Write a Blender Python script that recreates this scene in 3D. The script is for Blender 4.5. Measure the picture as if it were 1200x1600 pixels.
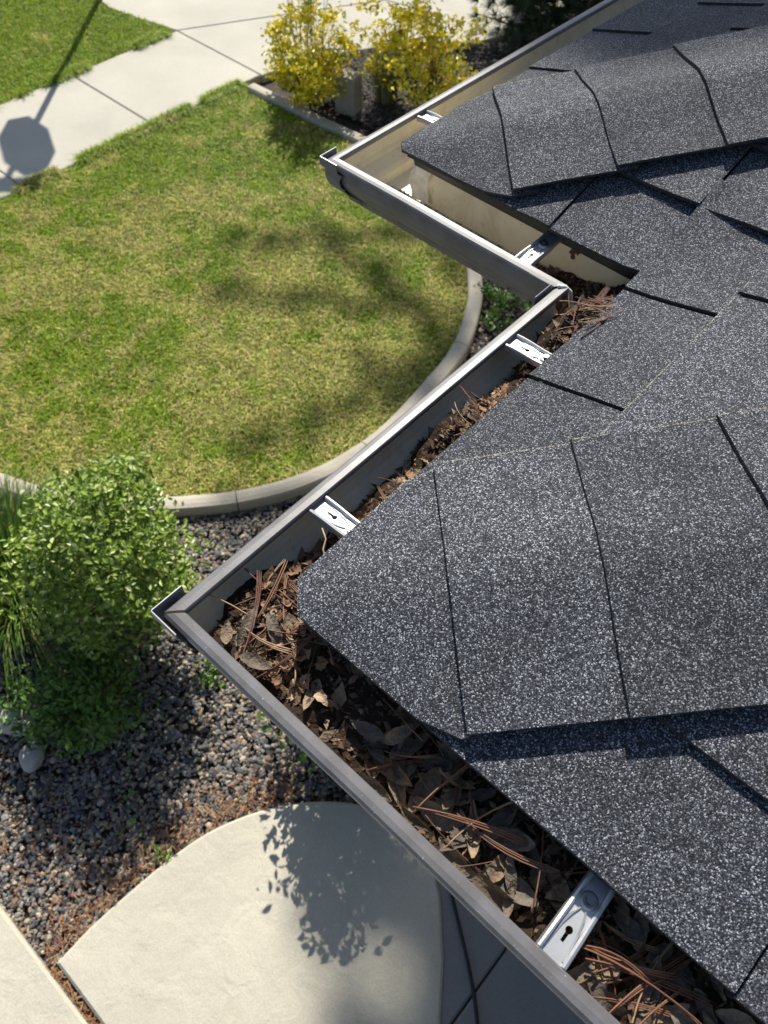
import bpy, bmesh, math, random
import numpy as np
from mathutils import Matrix, Vector

random.seed(7)
rng = np.random.default_rng(11)
for o in list(bpy.data.objects):
    bpy.data.objects.remove(o)
scene = bpy.context.scene
col = scene.collection

# ------------------------------------------------------------------ camera
# World: X runs along the near gutter, Y along the long gutter run, Z up, metres.
# Z = 0 is the top of the gutter lip, its near outer corner is the origin.
FPX = 1200.0
PITCH, ROLL, YAW = 0.970829336, -0.052530555, -0.690711285
CAM = np.array([0.43106826, -0.13951706, 0.78])
_f = np.array([math.cos(PITCH)*math.sin(YAW), math.cos(PITCH)*math.cos(YAW), -math.sin(PITCH)])
_r = np.array([math.cos(YAW), -math.sin(YAW), 0.0])
_d = np.cross(_f, _r)
_r2 = math.cos(ROLL)*_r + math.sin(ROLL)*_d
_d2 = -math.sin(ROLL)*_r + math.cos(ROLL)*_d
cam_data = bpy.data.cameras.new("camera")
cam = bpy.data.objects.new("camera", cam_data)
col.objects.link(cam)
m = Matrix.Identity(4)
for i in range(3):
    m[i][0], m[i][1], m[i][2], m[i][3] = _r2[i], -_d2[i], -_f[i], CAM[i]
cam.matrix_world = m
cam_data.sensor_fit = 'VERTICAL'
cam_data.sensor_height = 36.0
cam_data.lens = 36.0*FPX/1600.0
cam_data.clip_start = 0.02
cam_data.clip_end = 2000.0
cam_data.dof.use_dof = True
cam_data.dof.focus_distance = 0.98
cam_data.dof.aperture_fstop = 8.5
scene.camera = cam

# ------------------------------------------------------------------ light
SUN_AZ = np.array([-0.652, 0.758])          # horizontal direction towards the sun
SUN_EL = math.radians(44.5)
to_sun = Vector((SUN_AZ[0]*math.cos(SUN_EL), SUN_AZ[1]*math.cos(SUN_EL), math.sin(SUN_EL)))
world = bpy.data.worlds.new("World")
scene.world = world
world.use_nodes = True
wn = world.node_tree
sky = wn.nodes.new('ShaderNodeTexSky')
sky.sky_type = 'NISHITA'
sky.sun_disc = False
sky.sun_elevation = SUN_EL
sky.sun_rotation = math.atan2(SUN_AZ[0], SUN_AZ[1])
wn.links.new(sky.outputs[0], wn.nodes['Background'].inputs[0])
wn.nodes['Background'].inputs[1].default_value = 0.085
sd = bpy.data.lights.new("sun", 'SUN')
sd.energy = 5.0
sd.angle = math.radians(0.53)
sd.color = (1.0, 0.955, 0.86)
so = bpy.data.objects.new("sun", sd)
so.rotation_euler = to_sun.to_track_quat('Z', 'Y').to_euler()
so.location = (-6, 8, 12)
col.objects.link(so)
scene.view_settings.view_transform = 'Standard'
scene.view_settings.look = 'None'
scene.view_settings.gamma = 1.0
scene.view_settings.use_curve_mapping = False
scene.view_settings.exposure = 0.46

# ------------------------------------------------------------------ helpers
GZ = -2.97                                   # paving level


def G(px, py, z=GZ):
    """ground point seen at a photo pixel (1200x1600)"""
    v = (px-600)/FPX*_r2 + (py-800)/FPX*_d2 + _f
    t = (z-CAM[2])/v[2]
    p = CAM + t*v
    return (float(p[0]), float(p[1]))


def tag(o, label=None, cat=None, group=None, kind=None):
    if label: o['label'] = label
    if cat: o['category'] = cat
    if group: o['group'] = group
    if kind: o['kind'] = kind
    return o


def parent_to(o, p):
    o.parent = p
    o.matrix_parent_inverse = Matrix.Translation(p.location).inverted() if p.type == 'EMPTY' else Matrix.Identity(4)


def empty(name, loc):
    o = bpy.data.objects.new(name, None)
    o.location = loc
    o.empty_display_size = 0.1
    col.objects.link(o)
    return o


def link_mesh(name, me, parent=None):
    o = bpy.data.objects.new(name, me)
    col.objects.link(o)
    if parent is not None:
        parent_to(o, parent)
    return o


class MB:
    def __init__(s):
        s.v, s.f, s.m = [], [], []

    def add(s, vs, fs, mi=0):
        b = len(s.v)
        s.v += [tuple(map(float, p)) for p in vs]
        for f in fs:
            s.f.append(tuple(b+i for i in f)); s.m.append(mi)

    def box(s, lo, hi, mi=0):
        x0, y0, z0 = lo; x1, y1, z1 = hi
        s.add([(x0,y0,z0),(x1,y0,z0),(x1,y1,z0),(x0,y1,z0),(x0,y0,z1),(x1,y0,z1),(x1,y1,z1),(x0,y1,z1)],
              [(3,2,1,0),(4,5,6,7),(0,1,5,4),(1,2,6,5),(2,3,7,6),(3,0,4,7)], mi)

    def tube(s, pts, rad, n=6, mi=0, cap=True):
        pts = [Vector(p) for p in pts]
        rads = rad if hasattr(rad, '__len__') else [rad]*len(pts)
        rings = []
        up = Vector((0.13, 0.21, 1)).normalized()
        b = len(s.v)
        for i, p in enumerate(pts):
            d = (pts[min(i+1, len(pts)-1)] - pts[max(i-1, 0)]).normalized()
            a = d.cross(up)
            if a.length < 1e-3: a = d.cross(Vector((1, 0, 0)))
            a.normalize(); c = a.cross(d)
            for k in range(n):
                t = 2*math.pi*k/n
                s.v.append(tuple(p + (a*math.cos(t)+c*math.sin(t))*rads[i]))
        for i in range(len(pts)-1):
            for k in range(n):
                s.f.append((b+i*n+k, b+i*n+(k+1) % n, b+(i+1)*n+(k+1) % n, b+(i+1)*n+k)); s.m.append(mi)
        if cap:
            s.f.append(tuple(b+k for k in range(n))[::-1]); s.m.append(mi)
            e = b+(len(pts)-1)*n
            s.f.append(tuple(e+k for k in range(n))); s.m.append(mi)

    def build(s, name, mats, parent=None, smooth=False):
        me = bpy.data.meshes.new(name)
        me.from_pydata(s.v, [], s.f)
        for mt in (mats if isinstance(mats, (list, tuple)) else [mats]):
            me.materials.append(mt)
        me.polygons.foreach_set('material_index', s.m)
        if smooth:
            me.polygons.foreach_set('use_smooth', [True]*len(s.f))
        me.update()
        return link_mesh(name, me, parent)


def mesh_np(name, verts, tris, mats, colors=None, parent=None, smooth=False):
    """fast triangle mesh; colors is one RGB per vertex"""
    me = bpy.data.meshes.new(name)
    nv, nt = len(verts), len(tris)
    me.vertices.add(nv); me.loops.add(nt*3); me.polygons.add(nt)
    me.vertices.foreach_set('co', np.asarray(verts, np.float32).ravel())
    me.loops.foreach_set('vertex_index', np.asarray(tris, np.int32).ravel())
    me.polygons.foreach_set('loop_start', np.arange(0, nt*3, 3, dtype=np.int32))
    me.polygons.foreach_set('use_smooth', np.full(nt, smooth, dtype=bool))
    for mt in (mats if isinstance(mats, (list, tuple)) else [mats]):
        me.materials.append(mt)
    if colors is not None:
        a = me.color_attributes.new('Col', 'FLOAT_COLOR', 'POINT')
        c = np.ones((nv, 4), np.float32); c[:, :3] = colors
        a.data.foreach_set('color', c.ravel())
    me.update(calc_edges=True)
    return link_mesh(name, me, parent)


def _hash(ix, iy, seed):
    h = np.sin(ix*127.1 + iy*311.7 + seed*74.7)*43758.5453
    return h - np.floor(h)


def vnoise(x, y, scale, seed=0):
    x = np.asarray(x)*scale; y = np.asarray(y)*scale
    ix, iy = np.floor(x), np.floor(y)
    fx, fy = x-ix, y-iy
    fx = fx*fx*(3-2*fx); fy = fy*fy*(3-2*fy)
    a = _hash(ix, iy, seed)*(1-fx) + _hash(ix+1, iy, seed)*fx
    b = _hash(ix, iy+1, seed)*(1-fx) + _hash(ix+1, iy+1, seed)*fx
    return a*(1-fy) + b*fy


def fbm(x, y, scale, seed=0):
    return (vnoise(x, y, scale, seed)*.5 + vnoise(x, y, scale*2.1, seed+3)*.3 + vnoise(x, y, scale*4.3, seed+7)*.2)


def inside(P, poly):
    x, y = P[:, 0], P[:, 1]
    r = np.zeros(len(P), bool)
    n = len(poly)
    for i in range(n):
        x0, y0 = poly[i]; x1, y1 = poly[(i+1) % n]
        c = ((y0 > y) != (y1 > y))
        with np.errstate(divide='ignore', invalid='ignore'):
            xi = (x1-x0)*(y-y0)/(y1-y0) + x0
        r ^= c & (x < xi)
    return r


def catmull(pts, n=6):
    pts = [np.array(p, float) for p in pts]
    P = [2*pts[0]-pts[1]] + pts + [2*pts[-1]-pts[-2]]
    out = []
    for i in range(1, len(P)-2):
        p0, p1, p2, p3 = P[i-1:i+3]
        for k in range(n):
            t = k/n
            out.append(.5*((2*p1)+(-p0+p2)*t+(2*p0-5*p1+4*p2-p3)*t*t+(-p0+3*p1-3*p2+p3)*t**3))
    out.append(pts[-1])
    return out


# ------------------------------------------------------------------ materials
def new_mat(name):
    mt = bpy.data.materials.new(name)
    mt.use_nodes = True
    nt = mt.node_tree
    return mt, nt, nt.nodes['Principled BSDF']


def N(nt, kind, **kw):
    n = nt.nodes.new(kind)
    for k, v in kw.items():
        if k.startswith('i_'):
            key = k[2:]
            n.inputs[int(key) if key.isdigit() else key].default_value = v
        else:
            setattr(n, k, v)
    return n


def ramp(nt, stops, interp='LINEAR'):
    r = nt.nodes.new('ShaderNodeValToRGB')
    r.color_ramp.interpolation = interp
    e = r.color_ramp.elements
    while len(e) < len(stops): e.new(0.5)
    for el, (p, c) in zip(e, stops):
        el.position = p
        el.color = (*c, 1) if len(c) == 3 else c
    return r


def coords(nt):
    return nt.nodes.new('ShaderNodeTexCoord').outputs['Object']


def simple(name, base, rough=.6, metal=0.0, var=.12, scale=20, bump=.0, bscale=200, spec=.5):
    mt, nt, b = new_mat(name)
    c = coords(nt)
    n = N(nt, 'ShaderNodeTexNoise', i_Scale=scale, i_Detail=6.0, i_Roughness=.6)
    nt.links.new(c, n.inputs['Vector'])
    lo = tuple(x*(1-var) for x in base); hi = tuple(min(1, x*(1+var)) for x in base)
    r = ramp(nt, [(.3, lo), (.7, hi)])
    nt.links.new(n.outputs['Fac'], r.inputs[0])
    nt.links.new(r.outputs[0], b.inputs['Base Color'])
    b.inputs['Roughness'].default_value = rough
    b.inputs['Metallic'].default_value = metal
    b.inputs['Specular IOR Level'].default_value = spec
    if bump:
        n2 = N(nt, 'ShaderNodeTexNoise', i_Scale=bscale, i_Detail=4.0)
        nt.links.new(c, n2.inputs['Vector'])
        bp = N(nt, 'ShaderNodeBump', i_Strength=bump, i_Distance=.002)
        nt.links.new(n2.outputs['Fac'], bp.inputs['Height'])
        nt.links.new(bp.outputs[0], b.inputs['Normal'])
    return mt


def granule_mat(name, size, stops, rough=.85, tone=(.85, 1.15), bump=.7):
    """mineral granules: each voronoi cell is one chip with its own grey"""
    mt, nt, b = new_mat(name)
    c = coords(nt)
    wob = N(nt, 'ShaderNodeTexNoise', i_Scale=1/size*.7, i_Detail=1.0)
    nt.links.new(c, wob.inputs['Vector'])
    ma = N(nt, 'ShaderNodeVectorMath', operation='MULTIPLY_ADD')
    ma.inputs[1].default_value = (size*.8,)*3
    nt.links.new(wob.outputs['Color'], ma.inputs[0]); nt.links.new(c, ma.inputs[2])
    v = N(nt, 'ShaderNodeTexVoronoi', i_Scale=1/size)
    nt.links.new(ma.outputs[0], v.inputs['Vector'])
    sep = N(nt, 'ShaderNodeSeparateColor')
    nt.links.new(v.outputs['Color'], sep.inputs[0])
    r = ramp(nt, stops, 'CONSTANT')
    nt.links.new(sep.outputs[0], r.inputs[0])
    lo = N(nt, 'ShaderNodeTexNoise', i_Scale=9.0, i_Detail=5.0, i_Roughness=.65)
    nt.links.new(c, lo.inputs['Vector'])
    mr = N(nt, 'ShaderNodeMapRange')
    mr.inputs[1].default_value, mr.inputs[2].default_value = .3, .7
    mr.inputs[3].default_value, mr.inputs[4].default_value = tone
    nt.links.new(lo.outputs['Fac'], mr.inputs[0])
    # every shingle comes from its own batch: a slightly different tone
    oi = N(nt, 'ShaderNodeObjectInfo')
    mo = N(nt, 'ShaderNodeMapRange')
    mo.inputs[3].default_value, mo.inputs[4].default_value = .84, 1.14
    nt.links.new(oi.outputs['Random'], mo.inputs[0])
    mm = N(nt, 'ShaderNodeMath', operation='MULTIPLY')
    nt.links.new(mr.outputs[0], mm.inputs[0]); nt.links.new(mo.outputs[0], mm.inputs[1])
    mul = N(nt, 'ShaderNodeVectorMath', operation='SCALE')
    nt.links.new(r.outputs[0], mul.inputs[0]); nt.links.new(mm.outputs[0], mul.inputs['Scale'])
    nt.links.new(mul.outputs[0], b.inputs['Base Color'])
    b.inputs['Roughness'].default_value = rough
    b.inputs['Specular IOR Level'].default_value = .35
    # uneven chip heights and tilts
    hgt = N(nt, 'ShaderNodeMath', operation='MULTIPLY_ADD', i_1=-1.2)
    nt.links.new(v.outputs['Distance'], hgt.inputs[0]); nt.links.new(sep.outputs[1], hgt.inputs[2])
    bp = N(nt, 'ShaderNodeBump', i_Strength=bump, i_Distance=size*.5)
    nt.links.new(hgt.outputs[0], bp.inputs['Height'])
    nt.links.new(bp.outputs[0], b.inputs['Normal'])
    return mt


def attr_mat(name, rough=.6, trans=0.0, spec=.3, bump=0, bscale=150, mottle=None):
    mt, nt, b = new_mat(name)
    a = N(nt, 'ShaderNodeAttribute', attribute_name='Col')
    if mottle:
        nz = N(nt, 'ShaderNodeTexNoise', i_Scale=mottle, i_Detail=7.0, i_Roughness=.7, i_Distortion=.5)
        nt.links.new(coords(nt), nz.inputs['Vector'])
        rp = ramp(nt, [(.28, (.45, .42, .40)), (.5, (.95, .95, .95)), (.72, (1.45, 1.38, 1.28))])
        nt.links.new(nz.outputs['Fac'], rp.inputs[0])
        mm = N(nt, 'ShaderNodeMix', data_type='RGBA', blend_type='MULTIPLY')
        mm.inputs[0].default_value = 1
        nt.links.new(a.outputs['Color'], mm.inputs[6]); nt.links.new(rp.outputs[0], mm.inputs[7])
        nt.links.new(mm.outputs[2], b.inputs['Base Color'])
    else:
        nt.links.new(a.outputs['Color'], b.inputs['Base Color'])
    b.inputs['Roughness'].default_value = rough
    b.inputs['Specular IOR Level'].default_value = spec
    if bump:
        n2 = N(nt, 'ShaderNodeTexNoise', i_Scale=bscale, i_Detail=4.0)
        nt.links.new(coords(nt), n2.inputs['Vector'])
        bp = N(nt, 'ShaderNodeBump', i_Strength=bump, i_Distance=.003)
        nt.links.new(n2.outputs['Fac'], bp.inputs['Height'])
        nt.links.new(bp.outputs[0], b.inputs['Normal'])
    if trans:
        tr = N(nt, 'ShaderNodeBsdfTranslucent')
        mx = N(nt, 'ShaderNodeMixShader', i_0=trans)
        nt.links.new(a.outputs['Color'], tr.inputs[0])
        nt.links.new(b.outputs[0], mx.inputs[1]); nt.links.new(tr.outputs[0], mx.inputs[2])
        nt.links.new(mx.outputs[0], nt.nodes['Material Output'].inputs[0])
    return mt


def concrete_mat(name, base, relief=.25, relscale=14, stain=.12):
    mt, nt, b = new_mat(name)
    c = coords(nt)
    n1 = N(nt, 'ShaderNodeTexNoise', i_Scale=1.3, i_Detail=6.0, i_Roughness=.6)
    n2 = N(nt, 'ShaderNodeTexNoise', i_Scale=160.0, i_Detail=3.0)
    n3 = N(nt, 'ShaderNodeTexNoise', i_Scale=relscale, i_Detail=6.0, i_Roughness=.55, i_Distortion=.6)
    for n in (n1, n2, n3): nt.links.new(c, n.inputs['Vector'])
    r1 = ramp(nt, [(.3, tuple(x*(1-stain) for x in base)), (.7, tuple(x*(1+stain*.6) for x in base))])
    nt.links.new(n1.outputs['Fac'], r1.inputs[0])
    r2 = ramp(nt, [(.35, (.88,)*3), (.6, (1.04,)*3)])
    nt.links.new(n2.outputs['Fac'], r2.inputs[0])
    mx = N(nt, 'ShaderNodeMix', data_type='RGBA', blend_type='MULTIPLY')
    mx.inputs[0].default_value = 1
    nt.links.new(r1.outputs[0], mx.inputs[6]); nt.links.new(r2.outputs[0], mx.inputs[7])
    nt.links.new(mx.outputs[2], b.inputs['Base Color'])
    b.inputs['Roughness'].default_value = .85
    b.inputs['Specular IOR Level'].default_value = .25
    bp = N(nt, 'ShaderNodeBump', i_Strength=relief, i_Distance=.02)
    nt.links.new(n3.outputs['Fac'], bp.inputs['Height'])
    bp2 = N(nt, 'ShaderNodeBump', i_Strength=.25, i_Distance=.003)
    nt.links.new(n2.outputs['Fac'], bp2.inputs['Height'])
    nt.links.new(bp.outputs[0], bp2.inputs['Normal'])
    nt.links.new(bp2.outputs[0], b.inputs['Normal'])
    return mt


M = {}
D = (.010, .0105, .013)
M['shingle'] = granule_mat('shingle_granules', .00115,
    [(0, (.011, .0118, .0155)), (.28, (.025, .0268, .034)), (.50, (.048, .0515, .063)), (.68, (.088, .094, .111)), (.82, (.18, .188, .212)), (.92, (.40, .41, .445))], tone=(.76, 1.16), bump=.9)
M['shingle_edge'] = simple('shingle_edge', (.035, .034, .033), .9, var=.5, scale=300)
M['worn_lit'] = granule_mat('shingle_worn_lit_edge', .0013, [(0, (.02, .02, .022)), (.30, (.10, .095, .08)), (.55, (.27, .245, .185)), (.80, (.42, .38, .29))], bump=.9)  # tan of worn cap edges, also sunlight painted along course edges
M['deck'] = simple('roof_underlay', (.02, .02, .02), .9)
M['taupe'] = simple('taupe_paint', (.150, .145, .149), .44, var=.10, scale=30, bump=.04, bscale=300)
M['cream'] = simple('cream_paint', (.47, .43, .33), .5, var=.12, scale=18)
M['dirty_cream'] = None
M['galv'] = simple('bright_aluminium', (.56, .565, .565), .48, metal=.85, var=.06, scale=60, bump=.08, bscale=90)
M['screw'] = simple('zinc_screw', (.20, .21, .22), .3, metal=.9)
M['sealant'] = simple('grey_sealant', (.68, .66, .61), .5, var=.2, scale=60, bump=.5, bscale=120)
M['drip'] = simple('dark_drip_edge', (.015, .015, .016), .45)
M['fascia'] = simple('fascia_paint', (.50, .46, .37), .6)
M['wall'] = simple('wall_siding', (.42, .38, .31), .75, var=.08)
M['soil'] = simple('dark_soil', (.035, .024, .016), .95, var=.5, scale=40, bump=.6, bscale=120)
M['thatch'] = simple('lawn_thatch', (.26, .22, .09), .95, var=.4, scale=30, bump=.6, bscale=160)
M['bed'] = simple('bed_soil', (.05, .04, .034), .95, var=.5, scale=50, bump=.6, bscale=120)
M['walk'] = concrete_mat('sidewalk_concrete', (.49, .460, .388), .10, 24, .13)
M['patio'] = concrete_mat('stamped_concrete', (.52, .485, .395), .55, 8, .13)
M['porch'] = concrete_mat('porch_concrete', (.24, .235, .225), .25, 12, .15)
M['kerb'] = concrete_mat('kerb_concrete', (.45, .41, .335), .2, 30, .2)
M['rock'] = simple('boulder', (.42, .395, .36), .9, var=.25, scale=12, bump=.6, bscale=60)
M['leaf'] = attr_mat('foliage', .38, .22, .55)
M['dry'] = attr_mat('dry_leaf', .8, .12, .2, bump=.9, bscale=230, mottle=85)
M['grass'] = attr_mat('grass_blades', .6, .25, .25)
M['stone'] = attr_mat('gravel_stone', .8, 0, .3, bump=.5, mottle=60)
M['bark'] = simple('bark', (.10, .075, .055), .9, var=.4, scale=30, bump=.8, bscale=60)
M['rubber'] = simple('black_rubber', (.012, .012, .013), .5)
M['signback'] = simple('sign_aluminium', (.5, .5, .5), .4, metal=.8)
M['post'] = simple('white_trim', (.6, .57, .5), .6)


def specked(mt, scale=420, thr=.745, light=(.42, .42, .43)):
    """dried droplets and dust flecks on paint"""
    nt = mt.node_tree; b = nt.nodes['Principled BSDF']
    src = b.inputs['Base Color'].links[0].from_socket
    n = N(nt, 'ShaderNodeTexNoise', i_Scale=scale, i_Detail=1.0)
    n2 = N(nt, 'ShaderNodeTexNoise', i_Scale=25.0, i_Detail=5.0)
    c = coords(nt)
    nt.links.new(c, n.inputs['Vector']); nt.links.new(c, n2.inputs['Vector'])
    r = ramp(nt, [(thr, (0, 0, 0)), (thr+.05, (1, 1, 1))])
    nt.links.new(n.outputs['Fac'], r.inputs[0])
    r2 = ramp(nt, [(.40, (.72, .70, .68)), (.6, (1.05, 1.05, 1.05))])
    nt.links.new(n2.outputs['Fac'], r2.inputs[0])
    m0 = N(nt, 'ShaderNodeMix', data_type='RGBA', blend_type='MULTIPLY'); m0.inputs[0].default_value = .7
    nt.links.new(src, m0.inputs[6]); nt.links.new(r2.outputs[0], m0.inputs[7])
    mx = N(nt, 'ShaderNodeMix', data_type='RGBA')
    nt.links.new(r.outputs[0], mx.inputs[0]); nt.links.new(m0.outputs[2], mx.inputs[6]); mx.inputs[7].default_value = (*light, 1)
    nt.links.new(mx.outputs[2], b.inputs['Base Color'])


specked(M['taupe'])


def gutter_inside_mat():
    """cream coil paint with silt and water marks"""
    mt, nt, b = new_mat('gutter_inside')
    c = coords(nt)
    n1 = N(nt, 'ShaderNodeTexNoise', i_Scale=14.0, i_Detail=8.0, i_Roughness=.7, i_Distortion=.8)
    n2 = N(nt, 'ShaderNodeTexNoise', i_Scale=70.0, i_Detail=6.0, i_Roughness=.7)
    for n in (n1, n2): nt.links.new(c, n.inputs['Vector'])
    r = ramp(nt, [(.30, (.60, .53, .38)), (.48, (.76, .69, .52)), (.7, (.82, .755, .59))])
    nt.links.new(n1.outputs['Fac'], r.inputs[0])
    r2 = ramp(nt, [(.62, (1, 1, 1)), (.72, (.6, .52, .43)), (.82, (.3, .22, .16))])
    nt.links.new(n2.outputs['Fac'], r2.inputs[0])
    mx = N(nt, 'ShaderNodeMix', data_type='RGBA', blend_type='MULTIPLY')
    mx.inputs[0].default_value = .8
    nt.links.new(r.outputs[0], mx.inputs[6]); nt.links.new(r2.outputs[0], mx.inputs[7])
    nt.links.new(mx.outputs[2], b.inputs['Base Color'])
    b.inputs['Roughness'].default_value = .42
    return mt


M['inside'] = gutter_inside_mat()

# ------------------------------------------------------------------ ground and paving
def sheet(name, poly, z, mat, kind='structure'):
    mb = MB()
    mb.add([(x, y, z) for x, y in poly], [tuple(range(len(poly)))])
    o = mb.build(name, mat)
    if o.data.polygons[0].normal.z < 0:
        o.data.flip_normals()
    o['kind'] = kind
    return o


def slab(name, poly, top, thick, mat, parent=None, bev=.008, gap=.004):
    """paving slab with arrised edge"""
    P = [np.array(p, float) for p in poly]
    area = sum(P[i][0]*P[(i+1) % len(P)][1]-P[(i+1) % len(P)][0]*P[i][1] for i in range(len(P)))
    if area < 0: P = P[::-1]

    def inset(d):
        out = []
        n = len(P)
        for i in range(n):
            a, b, c = P[i-1], P[i], P[(i+1) % n]
            e1 = (b-a)/np.linalg.norm(b-a); e2 = (c-b)/np.linalg.norm(c-b)
            n1 = np.array([-e1[1], e1[0]]); n2 = np.array([-e2[1], e2[0]])
            k = n1+n2; k = k/max(.3, np.dot(k, k))*2
            out.append(b+k*d)
        return out
    o, i2 = inset(gap), inset(gap+bev)
    n = len(P)
    mb = MB()
    mb.add([(*p, top-thick) for p in o]+[(*p, top-bev) for p in o]+[(*p, top) for p in i2],
           [(i, (i+1) % n, n+(i+1) % n, n+i) for i in range(n)] +
           [(n+i, n+(i+1) % n, 2*n+(i+1) % n, 2*n+i) for i in range(n)] + [tuple(range(2*n, 3*n))])
    return mb.build(name, mat, parent)


terrain = sheet('ground', [(-400, -400), (400, -400), (400, 400), (-400, 400)], GZ-.075, M['bed'])

# kerb centre line round the lawn
kerb_px = [(742, 430), (740, 480), (716, 545), (664, 610), (604, 672), (540, 717), (465, 752), (380, 774), (290, 784), (180, 786), (60, 770)]
kerb_pts = [G(*p, GZ+.04) for p in [(392, 132), (450, 160), (505, 188), (556, 211)]] + [(-3.3, 4.62), (-2.6, 4.36)] + [G(*p, GZ+.04) for p in kerb_px] + [(-3.6, .22), (-4.5, .0), (-5.4, -.1)]
kerb_line = catmull(kerb_pts, 8)


def offset_line(line, d):
    out = []
    for i, p in enumerate(line):
        t = line[min(i+1, len(line)-1)]-line[max(i-1, 0)]
        t = t/np.linalg.norm(t)
        out.append(p+np.array([-t[1], t[0]])*d)
    return out


kerb_root = empty('kerb', (-3.5, 4.8, GZ-.05)); kerb_root['kind'] = 'structure'
prof = [(-.055, -.08), (-.053, .026), (-.042, .038), (-.016, .043), (.016, .043), (.042, .038), (.053, .026), (.055, -.08)]
step = 21
for a in range(0, len(kerb_line)-1, step):
    seg = kerb_line[a:a+step+1]
    if len(seg) < 2: continue
    mb = MB()
    nv = []
    for i, p in enumerate(seg):
        gi = a+i
        t = kerb_line[min(gi+1, len(kerb_line)-1)]-kerb_line[max(gi-1, 0)]
        t = t/np.linalg.norm(t); nn = np.array([-t[1], t[0]])
        q = p + t*(.003 if i == 0 else (-.003 if i == len(seg)-1 else 0))
        for w, h in prof:
            x, y = q+nn*w
            nv.append((x, y, GZ+h+.004*(vnoise(x, y, 6, 5)-.5)))
    k = len(prof); fs = []
    for i in range(len(seg)-1):
        for j in range(k-1):
            fs.append((i*k+j, (i+1)*k+j, (i+1)*k+j+1, i*k+j+1))
    fs += [tuple(range(k))[::-1], tuple((len(seg)-1)*k+j for j in range(k))]
    mb.add(nv, fs)
    mb.build('kerb_section', M['kerb'], kerb_root, smooth=False)

lawn_edge = offset_line(kerb_line, -.048)
if np.linalg.norm(lawn_edge[len(lawn_edge)//2]-np.array([-3.5, 3])) > np.linalg.norm(kerb_line[len(kerb_line)//2]-np.array([-3.5, 3])):
    lawn_edge = offset_line(kerb_line, .048)
lawn_poly = [tuple(p) for p in lawn_edge] + [(-5.47, -.1), (-5.47, 4.62)]
sheet('lawn_soil', lawn_poly, GZ-.022, M['thatch'])
strip_poly = [(-6.72, -2.0), (-6.72, 4.60), G(262, 43), G(215, 28), G(170, 12), (-8.6, 4.75), (-9.5, 4.9), (-9.5, -2.0)]
sheet('verge_soil', strip_poly, GZ-.022, M['thatch'])
sheet('road', [(-60, -60), (-9.7, -60), (-9.7, 60), (-60, 60)], GZ-.06, simple('asphalt', (.05, .05, .052), .9, var=.3, scale=60))

# pavement slabs (joints read off the photograph)
walk = empty('pavement', (-6.1, 3.0, GZ-.1)); walk['kind'] = 'structure'
XL, XR = -6.72, -5.47
ys = [-3.0, -1.7, -.4, .90, 2.20, 3.53, 4.80]
for y0, y1 in zip(ys[:-1], ys[1:]):
    slab('pavement_slab', [(XL, y0), (XR, y0), (XR, y1), (XL, y1)], GZ, .09, M['walk'], walk)
dgA, dgB = (-6.80, 4.80), G(603, 0)
dgM = (-6.10, 6.07)
bed_edge = [(-5.45, 4.80), (-5.36, 5.4), (-4.95, 6.2), (-4.42, 6.8), (-4.2, 7.5), (-4.3, 8.6)]
slab('pavement_slab', [(-6.72, 4.80), (-5.45, 4.80)]+bed_edge[1:3]+[(-5.3, 6.95), dgB, dgM], GZ, .09, M['walk'], walk)
slab('pavement_slab', [bed_edge[2]]+bed_edge[3:]+[(-5.9, 9.2), (-5.3, 6.95)], GZ, .09, M['walk'], walk)
slab('pavement_slab', [(-6.72, 4.8), dgM, (-7.3, 6.9), (-9.6, 5.6), (-9.6, 4.95), (-8.6, 4.80), G(170, 12), G(215, 28), G(262, 43)], GZ, .09, M['walk'], walk)
slab('pavement_slab', [dgM, dgB, (-5.3, 6.95), (-5.9, 9.2), (-9.6, 9.2), (-9.6, 5.6), (-7.3, 6.9)], GZ, .09, M['walk'], walk)

# patio with a rounded corner, walkway beside it, porch slab under the roof
patio_root = empty('patio', (0, -.3, GZ-.1)); patio_root['kind'] = 'structure'
arc_px = [(85, 1505), (140, 1447), (200, 1393), (260, 1343), (322, 1300), (390, 1270), (450, 1255), (510, 1250), (565, 1256), (610, 1275), (648, 1306), (675, 1345), (690, 1400)]
arc = [tuple(p) for p in catmull([G(*p) for p in arc_px], 4)]
pR = [G(695, 1500), G(690, 1600), (.95, -.35), (1.2, -.80)]
slab('patio_slab', arc+pR+[(.5, -.806)], GZ, .10, M['patio'], patio_root, bev=.012)
slab('patio_slab', [(-4.5, -.845), (-1.0, -.83), (-.66, -.832), (.5, -.83), (1.6, -.83), (1.6, -2.6), (-4.5, -2.6)], GZ+.004, .10, M['patio'], patio_root, bev=.012)
pj0, pj1 = G(790, 1485), G(700, 1610)
edge_in = [G(685, 1400), G(690, 1500), G(685, 1600)]
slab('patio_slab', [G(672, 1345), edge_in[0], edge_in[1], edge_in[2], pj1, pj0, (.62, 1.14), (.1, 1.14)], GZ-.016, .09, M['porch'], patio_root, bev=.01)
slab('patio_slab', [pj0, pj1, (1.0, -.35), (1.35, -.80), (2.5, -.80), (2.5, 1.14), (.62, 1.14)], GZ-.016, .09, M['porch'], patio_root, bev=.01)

# ------------------------------------------------------------------ house
XC, YB = -0.4994, 0.7677                     # outer lip corner of the far run
E1 = .095                                    # shingle edge behind the lip
OA = (E1, E1); OC = (XC+E1, YB+.085)         # roof corners (plan) at the shingle edge
ZE, MS, CS = .011, 1/3., 1.0541              # eave height, pitch, slope length factor


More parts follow.
